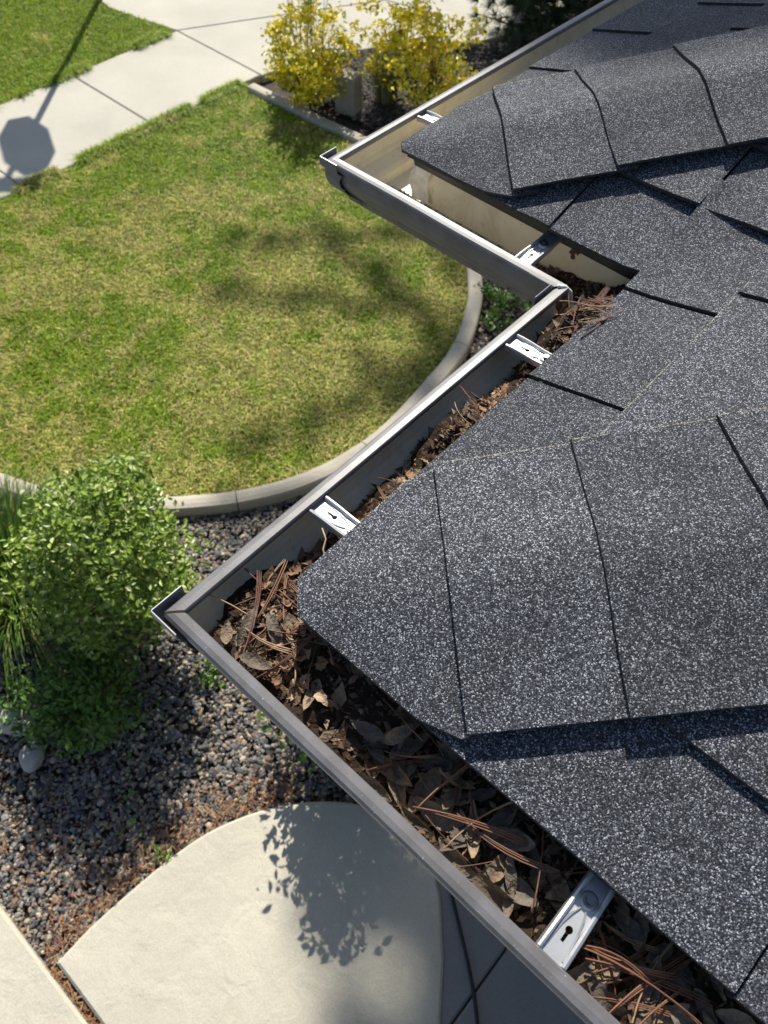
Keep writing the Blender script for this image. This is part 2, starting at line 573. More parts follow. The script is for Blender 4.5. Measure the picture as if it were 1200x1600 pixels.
def F1(x, y): return ZE+(y-OA[1])*MS
def F2(x, y): return ZE+(x-OA[0])*MS
def F3(x, y): return ZE+(y-OC[1])*MS
def F4(x, y): return ZE+(x-OC[0])*MS
def smax(a, b, k=.014): return .5*(a+b+math.sqrt((a-b)**2+k*k))


def sstep(t): t = min(1, max(0, t)); return t*t*(3-2*t)


house = empty('house', (1.5, 1.5, GZ))
tag(house, 'house corner with dark speckled asphalt shingle roof above the gutter', 'house')


def zdeck(x, y):
    r = max(min(F1(x, y), F2(x, y)), min(F3(x, y), F4(x, y)))
    return min(r, ZE+(7.2-x)*MS, ZE+(9.5-y)*MS) - .012


mb = MB()
n = 74
xs = [OC[0]+.006+.1*i for i in range(n)]; ysg = [OA[1]+.006+.1*i for i in range(92)]
idx = {}
for i, x in enumerate(xs):
    for j, y in enumerate(ysg):
        if ((x >= OA[0]-.001) or (y >= OC[1]-.001)) and (x > OA[0]+.06 or y > OA[1]+.06) and (x > OC[0]+.06 or y > OC[1]+.06 ):
            idx[i, j] = len(mb.v); mb.v.append((x, y, zdeck(x, y)))
for i in range(n-1):
    for j in range(91):
        q = [(i, j), (i+1, j), (i+1, j+1), (i, j+1)]
        if all(k in idx for k in q):
            mb.f.append(tuple(idx[k] for k in q)); mb.m.append(0)
roof = mb.build('roof', M['deck'], house)

SH = [M['shingle'], M['shingle_edge'], M['worn_lit']]


def slab_grid(top, name, thick, parent, lit_row=False, worn_col=False):
    """top: rows x cols of points -> thin slab, sides carry the edge material"""
    R, Cn = len(top), len(top[0])
    mb = MB()
    vs = [p for row in top for p in row] + [(p[0], p[1], p[2]-thick) for row in top for p in row]
    o = R*Cn
    I = lambda r, c: r*Cn+c
    quads = [(I(r, c), I(r, c+1), I(r+1, c+1), I(r+1, c)) for r in range(R-1) for c in range(Cn-1)]
    mb.add(vs, [])
    # keep the upper side facing up
    a, b, c = [np.array(vs[k]) for k in quads[0][:3]]
    flip = np.cross(b-a, c-a)[2] < 0
    for n_, q in enumerate(quads):
        r_, c_ = divmod(n_, Cn-1)
        worn_lit = (lit_row and r_ == 0 and random.random() < .6) or (worn_col and c_ == 0 and random.random() < .75)
        mb.f.append(q[::-1] if flip else q); mb.m.append(2 if worn_lit else 0)
        u = tuple(k+o for k in q)
        mb.f.append(u if flip else u[::-1]); mb.m.append(1)
    rim = [I(0, c) for c in range(Cn)] + [I(r, Cn-1) for r in range(1, R)] + [I(R-1, c) for c in range(Cn-2, -1, -1)] + [I(r, 0) for r in range(R-2, 0, -1)]
    for k in range(len(rim)):
        p, q = rim[k], rim[(k+1) % len(rim)]
        f = (p, q, q+o, p+o)
        mb.f.append(f if flip else f[::-1]); mb.m.append(1)
    ob = mb.build(name, SH, parent, smooth=False)
    return ob


def shingle(face, a0, a1, k, left, right, tilt=.0, seed=0):
    """one shingle of course k between a0 and a1 along the eave"""
    u0, u1 = k*.15, k*.15+.20
    nu, na = 6, 11
    top = []
    sd = random.random()*50
    for r in range(nu):
        u = u0+(0, .0013, .045, .09, .15, .20)[r]
        L, Rr = max(a0, left(u)), min(a1, right(u))
        if Rr-L < .004: Rr = L+.004
        row = []
        for c in range(na):
            f = c/(na-1)
            al = L+(Rr-L)*f
            uu = u + (.0012*(random.random()-.5) if r == 0 else 0)
            q = uu/CS
            off = .0145-.0115*((u-u0)/.2) + tilt*(.5-f)*2*.5 + .0022*(vnoise(al*7+sd, u*9, 1.0, 3)-.5)
            if face == 'F1': x, y = al, OA[1]+q; z = F1(x, y)
            elif face == 'F4': x, y = OC[0]+q, al; z = F4(x, y)
            elif face == 'F2':
                x, y = OA[0]+q, al
                z = smax(F2(x, y), F3(x, y)); dv = y-OC[1]-(x-OA[0])
                off += .006*sstep((dv+.12)/.12)
            else:
                x, y = al, OC[1]+q
                z = smax(F2(x, y), F3(x, y)); dv = (x-OA[0])-(y-OC[1])
                off += (.010 if k else .0)*sstep((dv+.25)/.2)
            if f in (0, 1):
                al2 = .0008*(random.random()-.5)
                x += al2; y += al2
            row.append((x, y, z+off))
        top.append(row)
    o = slab_grid(top, 'shingle', .0052, roof, lit_row=(face in ('F2', 'F4') and k > 0))  # sun-facing course edges get their lit line as colour
    return o


def joints(lo, hi, fixed, nopre=False):
    """joint positions along one course"""
    pts = sorted(fixed)
    out = [lo]
    p = (pts[0] if pts else lo+random.uniform(.1, .3))
    b = p
    pre = []
    while b - .24 > lo+.05 and not nopre:
        b -= random.uniform(.19, .27); pre.append(b)
    out += sorted(pre) + pts
    if not pts: out.append(p)
    while out[-1] < hi-.3:
        out.append(out[-1]+random.uniform(.17, .29))
    out.append(hi)
    return out


BIG = 99
NC = 8
fixed1 = {0: [.648], 1: [.72, .96], 2: [.66, .93]}
fixed2 = {0: [.325, .56, .803], 1: [.853], 2: [.66, .97]}
fixed3 = {0: [-.076], 1: [.096], 2: [.02]}
fixed4 = {0: [1.25, 1.478, 1.71], 1: [1.64, 1.88], 2: [1.47, 1.68]}
GAPJ = .0012
for k in range(NC):
    hip1 = lambda u: OA[0]+max(u/CS, .042-u)
    js = joints(OA[0]+.142*k, 2.6, fixed1.get(k, []), k < 2)
    for a, b in zip(js[:-1], js[1:]):
        shingle('F1', a+GAPJ, b-GAPJ, k, hip1, lambda u: BIG, tilt=-.004)
    hip2 = lambda u: OA[1]+max(u/CS, .042-u)
    end = OC[1]+.142*(k+1)+.06
    js = joints(OA[1]+.142*k, end, fixed2.get(k, []), k < 2)
    for a, b in zip(js[:-1], js[1:]):
        shingle('F2', a+GAPJ, b-GAPJ, k, hip2, lambda u: BIG, tilt=.005)
    hip3 = lambda u: OC[0]+max(u/CS, .026-u)
    end = OA[0]+.142*k+(.03 if k == 0 else .008)
    js = joints(OC[0]+.142*k, end, [t for t in fixed3.get(k, []) if t < end-.03], k < 2)
    for a, b in zip(js[:-1], js[1:]):
        shingle('F3', a+GAPJ, b-GAPJ, k, hip3, lambda u: BIG, tilt=-.004)
    hip4 = lambda u: OC[1]+max(u/CS, .026-u)
    js = joints(OC[1]+.142*k, 3.4, fixed4.get(k, []), k < 2)
    for a, b in zip(js[:-1], js[1:]):
        shingle('F4', a+GAPJ, b-GAPJ, k, hip4, lambda u: BIG, tilt=.005)


def hip_caps(O, n, half, lift, s_tip):
    """bent cap shingles running up a hip, laid from the tip upwards"""
    s_edges = [s_tip, .262, .488, .733, .97, 1.205, 1.44, 1.675, 1.91]
    for k in range(n):
        s0 = s_edges[k]; s1 = s_edges[k+1]+.06
        rows, colsn = 6, 17
        top = []
        w = half*random.uniform(.97, 1.03)
        skew = random.uniform(-.006, .006)
        for r in range(rows):
            f = r/(rows-1)
            s = s0+(s1-s0)*f
            row = []
            for c in range(colsn):
                tt = (c/(colsn-1)*2-1)
                if c == 1: tt = -.988
                se = s + skew*tt
                if k == 0 and r == 0: se = s+.014*(abs(tt)**2)*0
                uc = se*.5131; ac = se-uc
                lim = min(w, uc*1.4142+.004)
                t = tt*lim
                ta = abs(t)
                al, up = ac+ta*.7071, uc-ta*.7071
                q = up/CS
                if t > 0: x, y = O[0]+al, O[1]+q
                else: x, y = O[0]+q, O[1]+al
                rr = .034
                z = ZE+q*MS
                if ta < rr: z -= .0046*(1-ta/rr)**2
                off = .0205+.0070*(1-f)
                if k == 0: off = .0175+.003*(1-f)
                edge = max(0, (ta-.10)/.07)
                off += (lift if t > 0 else lift*.7)*edge
                # tabs dip towards the eave where they are trimmed
                off -= .001*max(0, 1-up/.05) if k == 0 else 0
                off += .002*(vnoise(x*9, y*9, 1.0, k)-.5)
                row.append((x, y, z+off))
            top.append(row)
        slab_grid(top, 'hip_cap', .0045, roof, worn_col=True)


hip_caps(OA, 8, .172, .004, .028)
hip_caps(OC, 8, .168, .006, .012)

# drip edge, fascia, soffit, walls
def strip_run(name, pts, z0, z1, th, mat, parent, slope=0):
    """thin vertical board along plan polyline"""
    mb = MB()
    for (x0, y0), (x1, y1) in zip(pts[:-1], pts[1:]):
        d = np.array([x1-x0, y1-y0]); d = d/np.linalg.norm(d)
        nn = np.array([d[1], -d[0]])*th
        a, b = np.array([x0, y0]), np.array([x1, y1])
        v = [(*a, z0), (*b, z0), (*(b+nn), z0), (*(a+nn), z0), (*a, z1), (*b, z1), (*(b+nn), z1), (*(a+nn), z1)]
        mb.add(v, [(0,1,2,3)[::-1], (4,5,6,7), (0,1,5,4), (1,2,6,5), (2,3,7,6), (3,0,4,7)])
        mb.build(name, mat, parent); mb = MB()


QB = .1285
def eave_path(q):
    return [(4.5, q), (q, q), (q, YB+q), (XC+q, YB+q), (XC+q, 5.0)]


strip_run('drip_edge', eave_path(.1135), -.012, .004, .002, M['drip'], house)
strip_run('fascia', eave_path(QB+.003), -.15, -.001, .02, M['fascia'], house)
mb = MB()
p = eave_path(.148)
mb.add([(x, y, -.12) for x, y in p]+[(4.5, 5.0, -.12)], [tuple(range(6))])
mb.build('soffit', M['fascia'], house)
for lo, hi in [((-.1, 1.17, GZ-.1), (1.6, 1.32, -.121)), ((-.1, 1.32, GZ-.1), (.05, 6.0, -.121)), ((1.6, .62, GZ-.1), (1.75, 1.32, -.121)), ((1.75, .62, GZ-.1), (5.0, .77, -.121))]:
    mb = MB(); mb.box(lo, hi); mb.build('wall', M['wall'], house)

# ------------------------------------------------------------------ gutter
gut = empty('rain_gutter', (0, 0, -.088))
tag(gut, 'taupe aluminium eaves gutter with cream inside zigzagging along the roof edge', 'gutter')
T = .0012
# (q, z) from the hem behind the lip, over the lip and down the ogee face to floor and back
OUT = [(.0185, -.009), (.0188, -.0020), (.0172, 0), (.0090, -.0003), (.0030, -.0018), (.0004, -.0045), (.0, -.0105), (.0025, -.0135), (.0062, -.0150), (.0062, -.030), (.0080, -.040), (.0125, -.050), (.0200, -.059), (.0285, -.066), (.0345, -.073), (.0375, -.081), (.0385, -.0880), (.1270, -.0880), (.1270, .006)]
INN = [(.0185-T, -.009), (.0185-T, -.0028), (.0165, -T), (.0090, -.0003-T), (.0034, -.0030), (T+.0004, -.0052), (T, -.0100), (.0035, -.0125), (.0062+T, -.0142), (.0062+T, -.030), (.0080+T, -.0397), (.0125+T, -.0495), (.0200+T, -.0582), (.0285+T, -.0653), (.0345+T, -.0725), (.0375+T, -.080), (.0385+T, -.0868), (.1270-T, -.0868), (.1270-T, .006)]


def trough(fn, a0, a1, na=24):
    """fn(a,q,z)->xyz ; a0(q), a1(q) mitre ends"""
    mb = MB()
    k = len(OUT)
    rows = []
    for i in range(na+1):
        f = i/na
        for P in (OUT, INN):
            for j, (q, z) in enumerate(P):
                a = a0(q)+(a1(q)-a0(q))*f
                w = .0012*(vnoise(a*3.1, j*.0+2.2, 2.0, 9)-.5)
                mb.v.append(fn(a, q+w*(1 if j < 13 else 0), z+w*.6))
    W = 2*k
    for i in range(na):
        for j in range(k-1):
            A, B = i*W+j, (i+1)*W+j
            mb.f.append((A, B, B+1, A+1)); mb.m.append(0)
            A += k; B += k
            mb.f.append((A, A+1, B+1, B)); mb.m.append(1)
        for j in (0, k-1):
            A, B = i*W+j, (i+1)*W+j
            mb.f.append((A, A+k, B+k, B)); mb.m.append(0)
    for i in (0, na):
        for j in range(k-1):
            A = i*W+j
            mb.f.append((A, A+1, A+1+k, A+k)); mb.m.append(0)
    o = mb.build('trough', [M['taupe'], M['inside']], gut)
    return o


GP = .0022
trough(lambda a, q, z: (a, q, z), lambda q: q+GP, lambda q: 4.5, 60)
trough(lambda a, q, z: (q, a, z), lambda q: q+GP, lambda q: YB+q-.004, 24)
trough(lambda a, q, z: (a, YB+q, z), lambda q: XC+q+.0004, lambda q: q-.004, 20)
trough(lambda a, q, z: (XC+q, a, z), lambda q: YB+q+.0004, lambda q: 5.0, 60)


def corner_strip(cx, cy, sx, sy, off, arm, prof, convex=True):
    """folded mitre strip: two thin wings following the face of the gutter"""
    mb = MB()
    th = .0014
    for wing in (0, 1):
        for side in (0, 1):
            pass
        rows = []
        for q, z in prof:
            o = q-off
            L = arm*(1 if z > -.02 else .8)
            o2 = o-th
            if wing == 0:      # along x
                rows.append([(cx+o, cy+o, z), (cx+q+sx*L, cy+o, z), (cx+q+sx*L, cy+o2, z), (cx+o2, cy+o2, z)])
            else:
                rows.append([(cx+o, cy+o, z), (cx+o, cy+q+sy*L, z), (cx+o2, cy+q+sy*L, z), (cx+o2, cy+o2, z)])
        for a, b in zip(rows[:-1], rows[1:]):
            mb.add(a+b, [(0, 1, 5, 4), (1, 2, 6, 5), (2, 3, 7, 6)])
        mb.add(rows[0], [(0, 1, 2, 3)]); mb.add(rows[-1], [(3, 2, 1, 0)])
    return mb.build('corner_strip', [M['taupe'], M['galv']], gut)


sprof = [(0, .0035), (0, -.0105), (.0025, -.0145), (.0062, -.017), (.0062, -.030), (.0080, -.040), (.0125, -.050), (.0200, -.059), (.0285, -.066), (.0345, -.073), (.0375, -.081)]
corner_strip(0, 0, 1, 1, .0065, .036, sprof)
corner_strip(XC, YB, 1, 1, .0050, .036, sprof)
corner_strip(0, YB, -1, -1, .0040, .045, sprof)
# bare bright rim of the folded strips
for (cx, cy, sg, off, arm) in [(0, 0, 1, .0072, .036), (XC, YB, 1, .0057, .036), (0, YB, -1, .0047, .045)]:
    mb = MB()
    mb.tube([(cx+sg*arm, cy-off, .0038), (cx-off+.001, cy-off, .0038), (cx-off, cy-off+.001, .0038), (cx-off, cy+sg*arm, .0038)], .0009, 5)
    mb.build('strip_rim', M['galv'], gut)
# sealant smeared down the inner mitre and a bead inside the outer ones
mb = MB()
pts = [(.004, YB+.004, .0012), (.012, YB+.012, -.001), (.020, YB+.019, -.010), (.024, YB+.023, -.03), (.030, YB+.029, -.055), (.040, YB+.039, -.080)]
mb.tube(pts, [.0035, .004, .0035, .004, .0045, .006], 7)
mb.build('sealant_bead', M['sealant'], gut, smooth=True)
mb = MB()
pts = [(XC+.004+q, YB+.004+q, z) for q, z in [(.012, -.015), (.016, -.045), (.03, -.07), (.042, -.084), (.08, -.085)]]
mb.tube(pts, [.003, .003, .004, .005, .005], 6)
mb.build('sealant_bead', M['sealant'], gut, smooth=True)
# flashing patch folded round the back corner of the far run
mb = MB()
px0, py0 = XC+.121, YB+.121
vs = []
for i in range(7):
    for j in range(6):
        f, g = i/6, j/5
        z = .004-.082*g
        w = .003*(vnoise(i*1.7, j*1.3, 1.0, 4)-.5)
        xx = px0-.010+.036*f
        vs.append((xx+.006*math.sin(j*1.7)*(1 if i in (0, 6) else 0), py0-.0035+w-.006*(1-f)**3, z))
mb.add(vs, [(i*6+j, (i+1)*6+j, (i+1)*6+j+1, i*6+j+1) for i in range(6) for j in range(5)])
mb.build('sealant_patch', M['sealant'], gut, smooth=True)


# dried mud on the back wall and dirt along its foot
def smear(cx, cz, w, h, n, seed):
    rr = random.Random(seed)
    mb = MB()
    for i in range(n):
        x = cx+rr.gauss(0, w); z = max(-.080, cz+rr.gauss(0, h))
        r_ = rr.uniform(.0012, .0045)
        k = 7
        ring = [(x+r_*rr.uniform(.5, 1.2)*math.cos(6.283*j/k), YB+.1255, z+r_*rr.uniform(.6, 1.6)*math.sin(6.283*j/k)) for j in range(k)]
        mb.add(ring+[(x, YB+.1255-.0012, z)], [((j+1) % k, j, k) for j in range(k)])
    mb.build('mud_smear', simple('dried_mud_%d' % seed, (.12, .07, .045), .9, var=.4, scale=200), gut)


smear(-.040, -.018, .0035, .009, 60, 1)


def hanger_mesh():
    """stamped hanger, x across (width), y from lip (0) to back (0.10)"""
    bm = bmesh.new()
    L, wf, wb = .100, .0128, .0105
    outer = [(-wf, 0), (wf, 0), (wb, L), (-wb, L)]
    hole = []
    cx, cy, r = .0, .029, .0036
    for k in range(11):
        t = math.radians(-60+k*30)
        hole.append((cx+r*math.cos(t), cy+r*math.sin(t)))
    hole = [(cx+r*math.cos(math.radians(a)), cy+r*math.sin(math.radians(a))) for a in range(-60, 241, 30)] + [(-.0016, .017), (.0016, .017)]

    def loop(pts):
        vv = [bm.verts.new((x, y, 0)) for x, y in pts]
        return [bm.edges.new((vv[i], vv[(i+1) % len(vv)])) for i in range(len(vv))]
    ed = loop(outer)+loop(hole)
    bmesh.ops.triangle_fill(bm, use_beauty=True, use_dissolve=False, edges=ed)
    bm.faces.ensure_lookup_table()
    for f in bm.faces:
        if f.normal.z < 0: f.normal_flip()
    ret = bmesh.ops.extrude_face_region(bm, geom=list(bm.faces))
    for v in [g for g in ret['geom'] if isinstance(g, bmesh.types.BMVert)]:
        v.co.z += .0014
    bmesh.ops.recalc_face_normals(bm, faces=list(bm.faces))
    me = bpy.data.meshes.new('hanger')
    bm.to_mesh(me); bm.free()
    mb = MB()
    mb.v = [tuple(v.co) for v in me.vertices]
    mb.f = [tuple(p.vertices) for p in me.polygons]; mb.m = [0]*len(mb.f)
    # rolled side ribs, central tongue ridges and the tail
    for sgn in (-1, 1):
        pr = [(-.0022, .000), (-.0016, .0040), (.0004, .0056), (.0026, .0050), (.0036, .0016), (.0038, -.004)]
        rows = []
        for i in range(9):
            f = i/8
            w = wf+(wb-wf)*f
            rows.append([(sgn*(w+a), L*f, b+.0008+.0008*math.sin(f*9)) for a, b in pr])
        k = len(pr)
        mb.add([p for r in rows for p in r], [(i*k+j, (i+1)*k+j, (i+1)*k+j+1, i*k+j+1) for i in range(8) for j in range(k-1)])
        mb.tube([(sgn*.0100, .004, .0014), (sgn*.0085, .03, .0018), (sgn*.0060, .043, .0024), (sgn*.0030, .051, .0026)], [.0012, .0013, .0013, .0009], 6)
    # raised boss for the screw
    k = 14
    vs = [(0, .061, .0042)]
    for rr, zz in [(.0070, .0040), (.0092, .0014)]:
        vs += [(rr*math.cos(2*math.pi*i/k), 0.061+rr*math.sin(2*math.pi*i/k), zz) for i in range(k)]
    fs = [(0, 1+i, 1+(i+1) % k) for i in range(k)] + [(1+i, 1+k+i, 1+k+(i+1) % k, 1+(i+1) % k) for i in range(k)]
    mb.add(vs, fs)
    # front hook under the lip, back tail
    mb.box((-wf, -.010, .0002), (wf, -.0005, .0012))
    mb.box((-wb+.001, L, -.002), (wb-.001, L+.014, .0012))
    return mb


HM = hanger_mesh()
ho = HM.build('hanger', M['galv'], None)
hanger_me = ho.data
bpy.data.objects.remove(ho)
mb = MB()
k = 6
vs = [(.0042*math.cos(i*math.pi/3), .0042*math.sin(i*math.pi/3), z) for z in (.0, .0048) for i in range(6)]
mb.add(vs, [tuple(range(6, 12))] + [(i, (i+1) % 6, 6+(i+1) % 6, 6+i) for i in range(6)])
k = 14
mb.add([(.0068*math.cos(i*2*math.pi/k), .0068*math.sin(i*2*math.pi/k), z) for z in (-.0006, .0008) for i in range(k)],
       [tuple(range(k, 2*k))] + [(i, (i+1) % k, k+(i+1) % k, k+i) for i in range(k)])
so_ = mb.build('screw', M['screw'], None)
screw_me = so_.data
bpy.data.objects.remove(so_)


def hanger(x, y, rz, tiltx):
    o = bpy.data.objects.new('hanger', hanger_me)
    col.objects.link(o)
    o.parent = gut
    o.matrix_parent_inverse = Matrix.Translation(gut.location).inverted()
    o.location = (x, y, -.0105)
    o.rotation_euler = (tiltx, 0, rz)
    s = bpy.data.objects.new('screw', screw_me)
    col.objects.link(s)
    s.parent = o
    s.location = (0, .061, .0052)


R = math.radians
# rz turns local +y (towards the house) into the run's inward direction
hanger(.520, .020, R(0), R(3))
hanger(1.00, .020, R(0), R(3))
hanger(.020, .228, R(-90), R(3))
hanger(.020, .632, R(-90), R(3))
hanger(-.076, YB+.020, R(0), R(3))
hanger(XC+.020, 1.015, R(-90), R(3))
hanger(XC+.020, 1.90, R(-90), R(3))

# ------------------------------------------------------------------ litter in the gutter
def heap_h(run, a, q):
    """height of the litter surface at a along the run, q behind the lip"""
    nz = fbm(np.asarray(a)*1.0, np.asarray(q), 40, 5)-.5
    if run == 'AE':
        return -.040 + .010*np.exp(-((a-.17)/.11)**2) + .012*np.clip((q-.05)/.07, 0, 1) + .018*nz - .010*np.exp(-((a-.33)/.06)**2)
    if run == 'AB':
        base = -.080 + (.026+.054*(.35+.85*vnoise(np.asarray(a), np.asarray(a)*0, 11, 8))*np.clip((a-.25)/.07, 0, 1)*np.clip((.92-a)/.1, 0, 1))*np.clip((q-.016)/.052, 0, 1)
        base = base + .028*np.exp(-((a-.10)/.07)**2) + .018*np.exp(-((a-.80)/.10)**2) - .030*np.exp(-((a-.615)/.045)**2)
        return np.maximum(base+.020*nz, -.0860)
    return np.maximum(-.089+.034*np.clip((np.asarray(a)+.08)/.15, 0, 1)+.016*nz+.01*np.clip((q-.08)/.04, 0, 1), -.0864)


def heap(name, run, a0, a1, fn, label, q0=.020):
    na = int((a1-a0)/.006); nq = 20
    av = np.linspace(a0, a1, na); qv = np.linspace(q0, .1255, nq)
    A, Q = np.meshgrid(av, qv, indexing='ij')
    Z = heap_h(run, A, Q)
    # the wall of the trough leans in towards the floor
    wallq = np.interp(Z, [-.088, -.081, -.073, -.066, -.059, -.05, -.04, -.03, 0], [.0395, .0390, .036, .030, .0215, .014, .0095, .0078, .0078])
    Q2 = wallq+(.1255-wallq)*((Q-q0)/(.1255-q0))
    X, Y = fn(A, Q2)
    V = np.stack([X, Y, Z], -1).reshape(-1, 3)
    I = np.arange(na*nq).reshape(na, nq)
    t1 = np.stack([I[:-1, :-1], I[1:, :-1], I[1:, 1:]], -1).reshape(-1, 3)
    t2 = np.stack([I[:-1, :-1], I[1:, 1:], I[:-1, 1:]], -1).reshape(-1, 3)
    tris = np.concatenate([t1, t2])
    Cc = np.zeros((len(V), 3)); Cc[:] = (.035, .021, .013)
    # crumbs: small broken bits thrown over the heap
    nb = int((a1-a0)*(2600 if run == 'AE' else 6000))
    ba = rng.uniform(a0, a1, nb); bq = rng.uniform(.03, .122, nb)
    bz = heap_h(run, ba, bq)
    ok = bq > np.interp(bz, [-.088, -.066, -.05, 0], [.045, .036, .02, .012])
    ba, bq, bz = ba[ok], bq[ok], bz[ok]; nb = len(ba)
    bx, by = fn(ba, bq)
    c = np.stack([bx, by, bz+.002], -1)
    ang = rng.uniform(0, 6.28, nb); ln = rng.uniform(.002, .008, nb)*(1+1.2*(rng.random(nb) < .16)); wd = ln*rng.uniform(.25, .6, nb)
    tl = rng.uniform(-.6, .6, nb)
    e1 = np.stack([np.cos(ang), np.sin(ang), tl], -1)*ln[:, None]
    e2 = np.stack([-np.sin(ang), np.cos(ang), rng.uniform(-.5, .5, nb)], -1)*wd[:, None]
    bv = np.stack([c-e1, c+e2, c+e1, c-e2], 1).reshape(-1, 3)
    o = np.arange(nb)*4+len(V)
    bt = np.concatenate([np.stack([o, o+1, o+2], -1), np.stack([o, o+2, o+3], -1)])
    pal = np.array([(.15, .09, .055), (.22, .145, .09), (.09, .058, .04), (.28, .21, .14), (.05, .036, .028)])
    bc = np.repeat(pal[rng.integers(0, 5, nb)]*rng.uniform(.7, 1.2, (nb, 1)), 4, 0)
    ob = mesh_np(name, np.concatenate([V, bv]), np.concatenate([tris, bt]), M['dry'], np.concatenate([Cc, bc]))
    tag(ob, label, 'leaf litter', kind='stuff')
    return ob


heap('leaf_litter', 'AE', .040, 4.3, lambda a, q: (a, q), 'dark crumbled leaf litter filling the gutter beside the curved patio slab')
heap('leaf_litter', 'AB', .040, YB+.115, lambda a, q: (q, a), 'dark crumbled leaf litter along the gutter between the two bare mitre corners')


heap('leaf_litter', 'BC', -.125, .100, lambda a, q: (a, YB+q), 'dark damp silt and needles at the foot of the cream gutter wall by the inner mitre')


def leaf_mesh(i, L, W, curl, fold, twist, pal, lobed=False):
    """dead leaf: curled blade with midrib fold and a stalk"""
    nl, nw = 9, 5
    r = random.Random(100+i)
    vs, cs = [], []
    base = np.array(pal)
    for a in range(nl):
        f = a/(nl-1)
        w = W*(math.sin(math.pi*min(1, f*.96+.02)**.8)**.85)*(1+.12*math.sin(f*21+i)*(1.8 if lobed else .5))
        ang = curl*(f-.5)
        cx = L*(math.sin(ang)/curl if abs(curl) > .05 else f-.5)
        cz = L*((math.cos(ang)-1)/curl if abs(curl) > .05 else 0)
        tw = twist*(f-.5)
        for b in range(nw):
            g = (b/(nw-1)-.5)*2
            fa = fold*g
            y = w*.5*(math.sin(fa)/max(.05, fold))
            z = w*.5*(1-math.cos(fa))/max(.05, fold)*(1.0)
            y2 = y*math.cos(tw)-z*math.sin(tw); z2 = y*math.sin(tw)+z*math.cos(tw)
            vs.append((cx, y2, cz+z2+r.uniform(-.0012, .0012)))
            tone = r.uniform(.85, 1.12)*(1.12 if b == nw//2 else 1)
            cs.append(base*tone)
    tr = []
    for a in range(nl-1):
        for b in range(nw-1):
            p = a*nw+b
            tr += [(p, p+nw, p+nw+1), (p, p+nw+1, p+1)]
    o = mesh_np('dry_leaf', np.array(vs), np.array(tr), M['dry'], np.array(cs), smooth=True)
    me = o.data
    bpy.data.objects.remove(o)
    return me


pals = [(.21, .160, .115), (.14, .105, .075), (.28, .215, .150), (.12, .100, .082), (.18, .145, .112), (.23, .160, .10), (.16, .135, .110), (.33, .245, .165)]
LEAF = [leaf_mesh(i, random.uniform(.045, .066), random.uniform(.019, .027), random.choice([-1, 1])*random.uniform(.5, 1.7), random.uniform(.5, 1.25),
                  random.uniform(-.9, .9), pals[i % 8], i % 4 == 3) for i in range(18)]
FRAG = [leaf_mesh(40+i, random.uniform(.016, .030), random.uniform(.009, .016), random.choice([-1, 1])*random.uniform(.8, 2.4), random.uniform(.6, 1.4),
                  random.uniform(-1.2, 1.2), [(.38, .24, .14), (.31, .19, .11), (.46, .34, .225), (.25, .15, .09)][i % 4], True) for i in range(10)]


def put_leaf(me, x, y, z, rot, sc, label, group, name='dry_leaf'):
    o = bpy.data.objects.new(name, me)
    o.location = (x, y, z); o.rotation_euler = rot; o.scale = (sc,)*3
    col.objects.link(o)
    tag(o, label, 'leaf', group)
    return o


TONE = ['warm brown', 'dark brown', 'light tan', 'dark grey brown', 'mid grey brown', 'reddish brown', 'dull grey', 'pale buff']
lab_ae = 'dead leaf in the patio-side gutter'
grp_ae = 'dead leaves packed in the near gutter'
cnt = 0
a = .27
while a < 1.15:
    for _ in range(3):
        q = random.uniform(.032, .112)
        x = a+random.uniform(-.02, .02)
        z = float(heap_h('AE', x, q))+random.uniform(.004, .014)
        if abs(x-.513) < .028: z = min(z, -.033)
        li = random.randrange(18)
        where = ', between corner and screw hanger' if x < .52 else ', beyond the screw hanger'
        put_leaf(LEAF[li], x, q, z, (random.uniform(-.45, .45), random.uniform(-.35, .35), random.uniform(0, 6.28)),
                 random.uniform(.62, 1.08), TONE[li % 8]+(' ragged ' if li % 4 == 3 else ' curled ')+lab_ae+where, grp_ae+', '+TONE[li % 8])
        cnt += 1
    a += .0165
# long leaves lying against the lip in the sun
for x, q, rz, s in [(.300, .026, .2, .8), (.352, .030, .05, .7), (.408, .029, -.1, .9), (.452, .030, .15, 1.1), (.548, .034, 1.2, .8), (.58, .030, .1, .9), (.62, .030, .1, 1.)]:
    put_leaf(LEAF[(int(x*100)) % 18], x, q, -.024, (.6, .1, rz), s, 'tan dead leaf leaning on the lip of the gutter beside the patio', 'leaves leaning on the gutter lip')
lab_c = 'small crumpled orange brown leaf piece heaped in the near gutter corner'
for i in range(46):
    x = random.uniform(.045, .25); q = random.uniform(.03, .115)
    if x-q > .15: continue
    z = float(heap_h('AE', x, q))+random.uniform(.003, .012)
    put_leaf(random.choice(FRAG+LEAF[:3]), x, q, z, (random.uniform(-.8, .8), random.uniform(-.6, .6), random.uniform(0, 6.28)), random.uniform(.7, 1.1), lab_c, 'leaf pieces in the near corner')
for x, q, me_i, rz, s in [(.075, .060, 4, 1.9, .85), (.100, .075, 6, 2.6, .8), (.062, .038, 2, 2.3, .6), (.118, .036, 12, .3, .75)]:
    put_leaf(LEAF[me_i], x, q, float(heap_h('AE', x, q))+.016, (.2, -.2, rz), s, 'pale tan curled leaf on top of the heap in the near gutter corner', 'pale leaves on the corner heap')
lab_ab = 'broken dead leaf piece in the gutter run between the keyhole hangers'
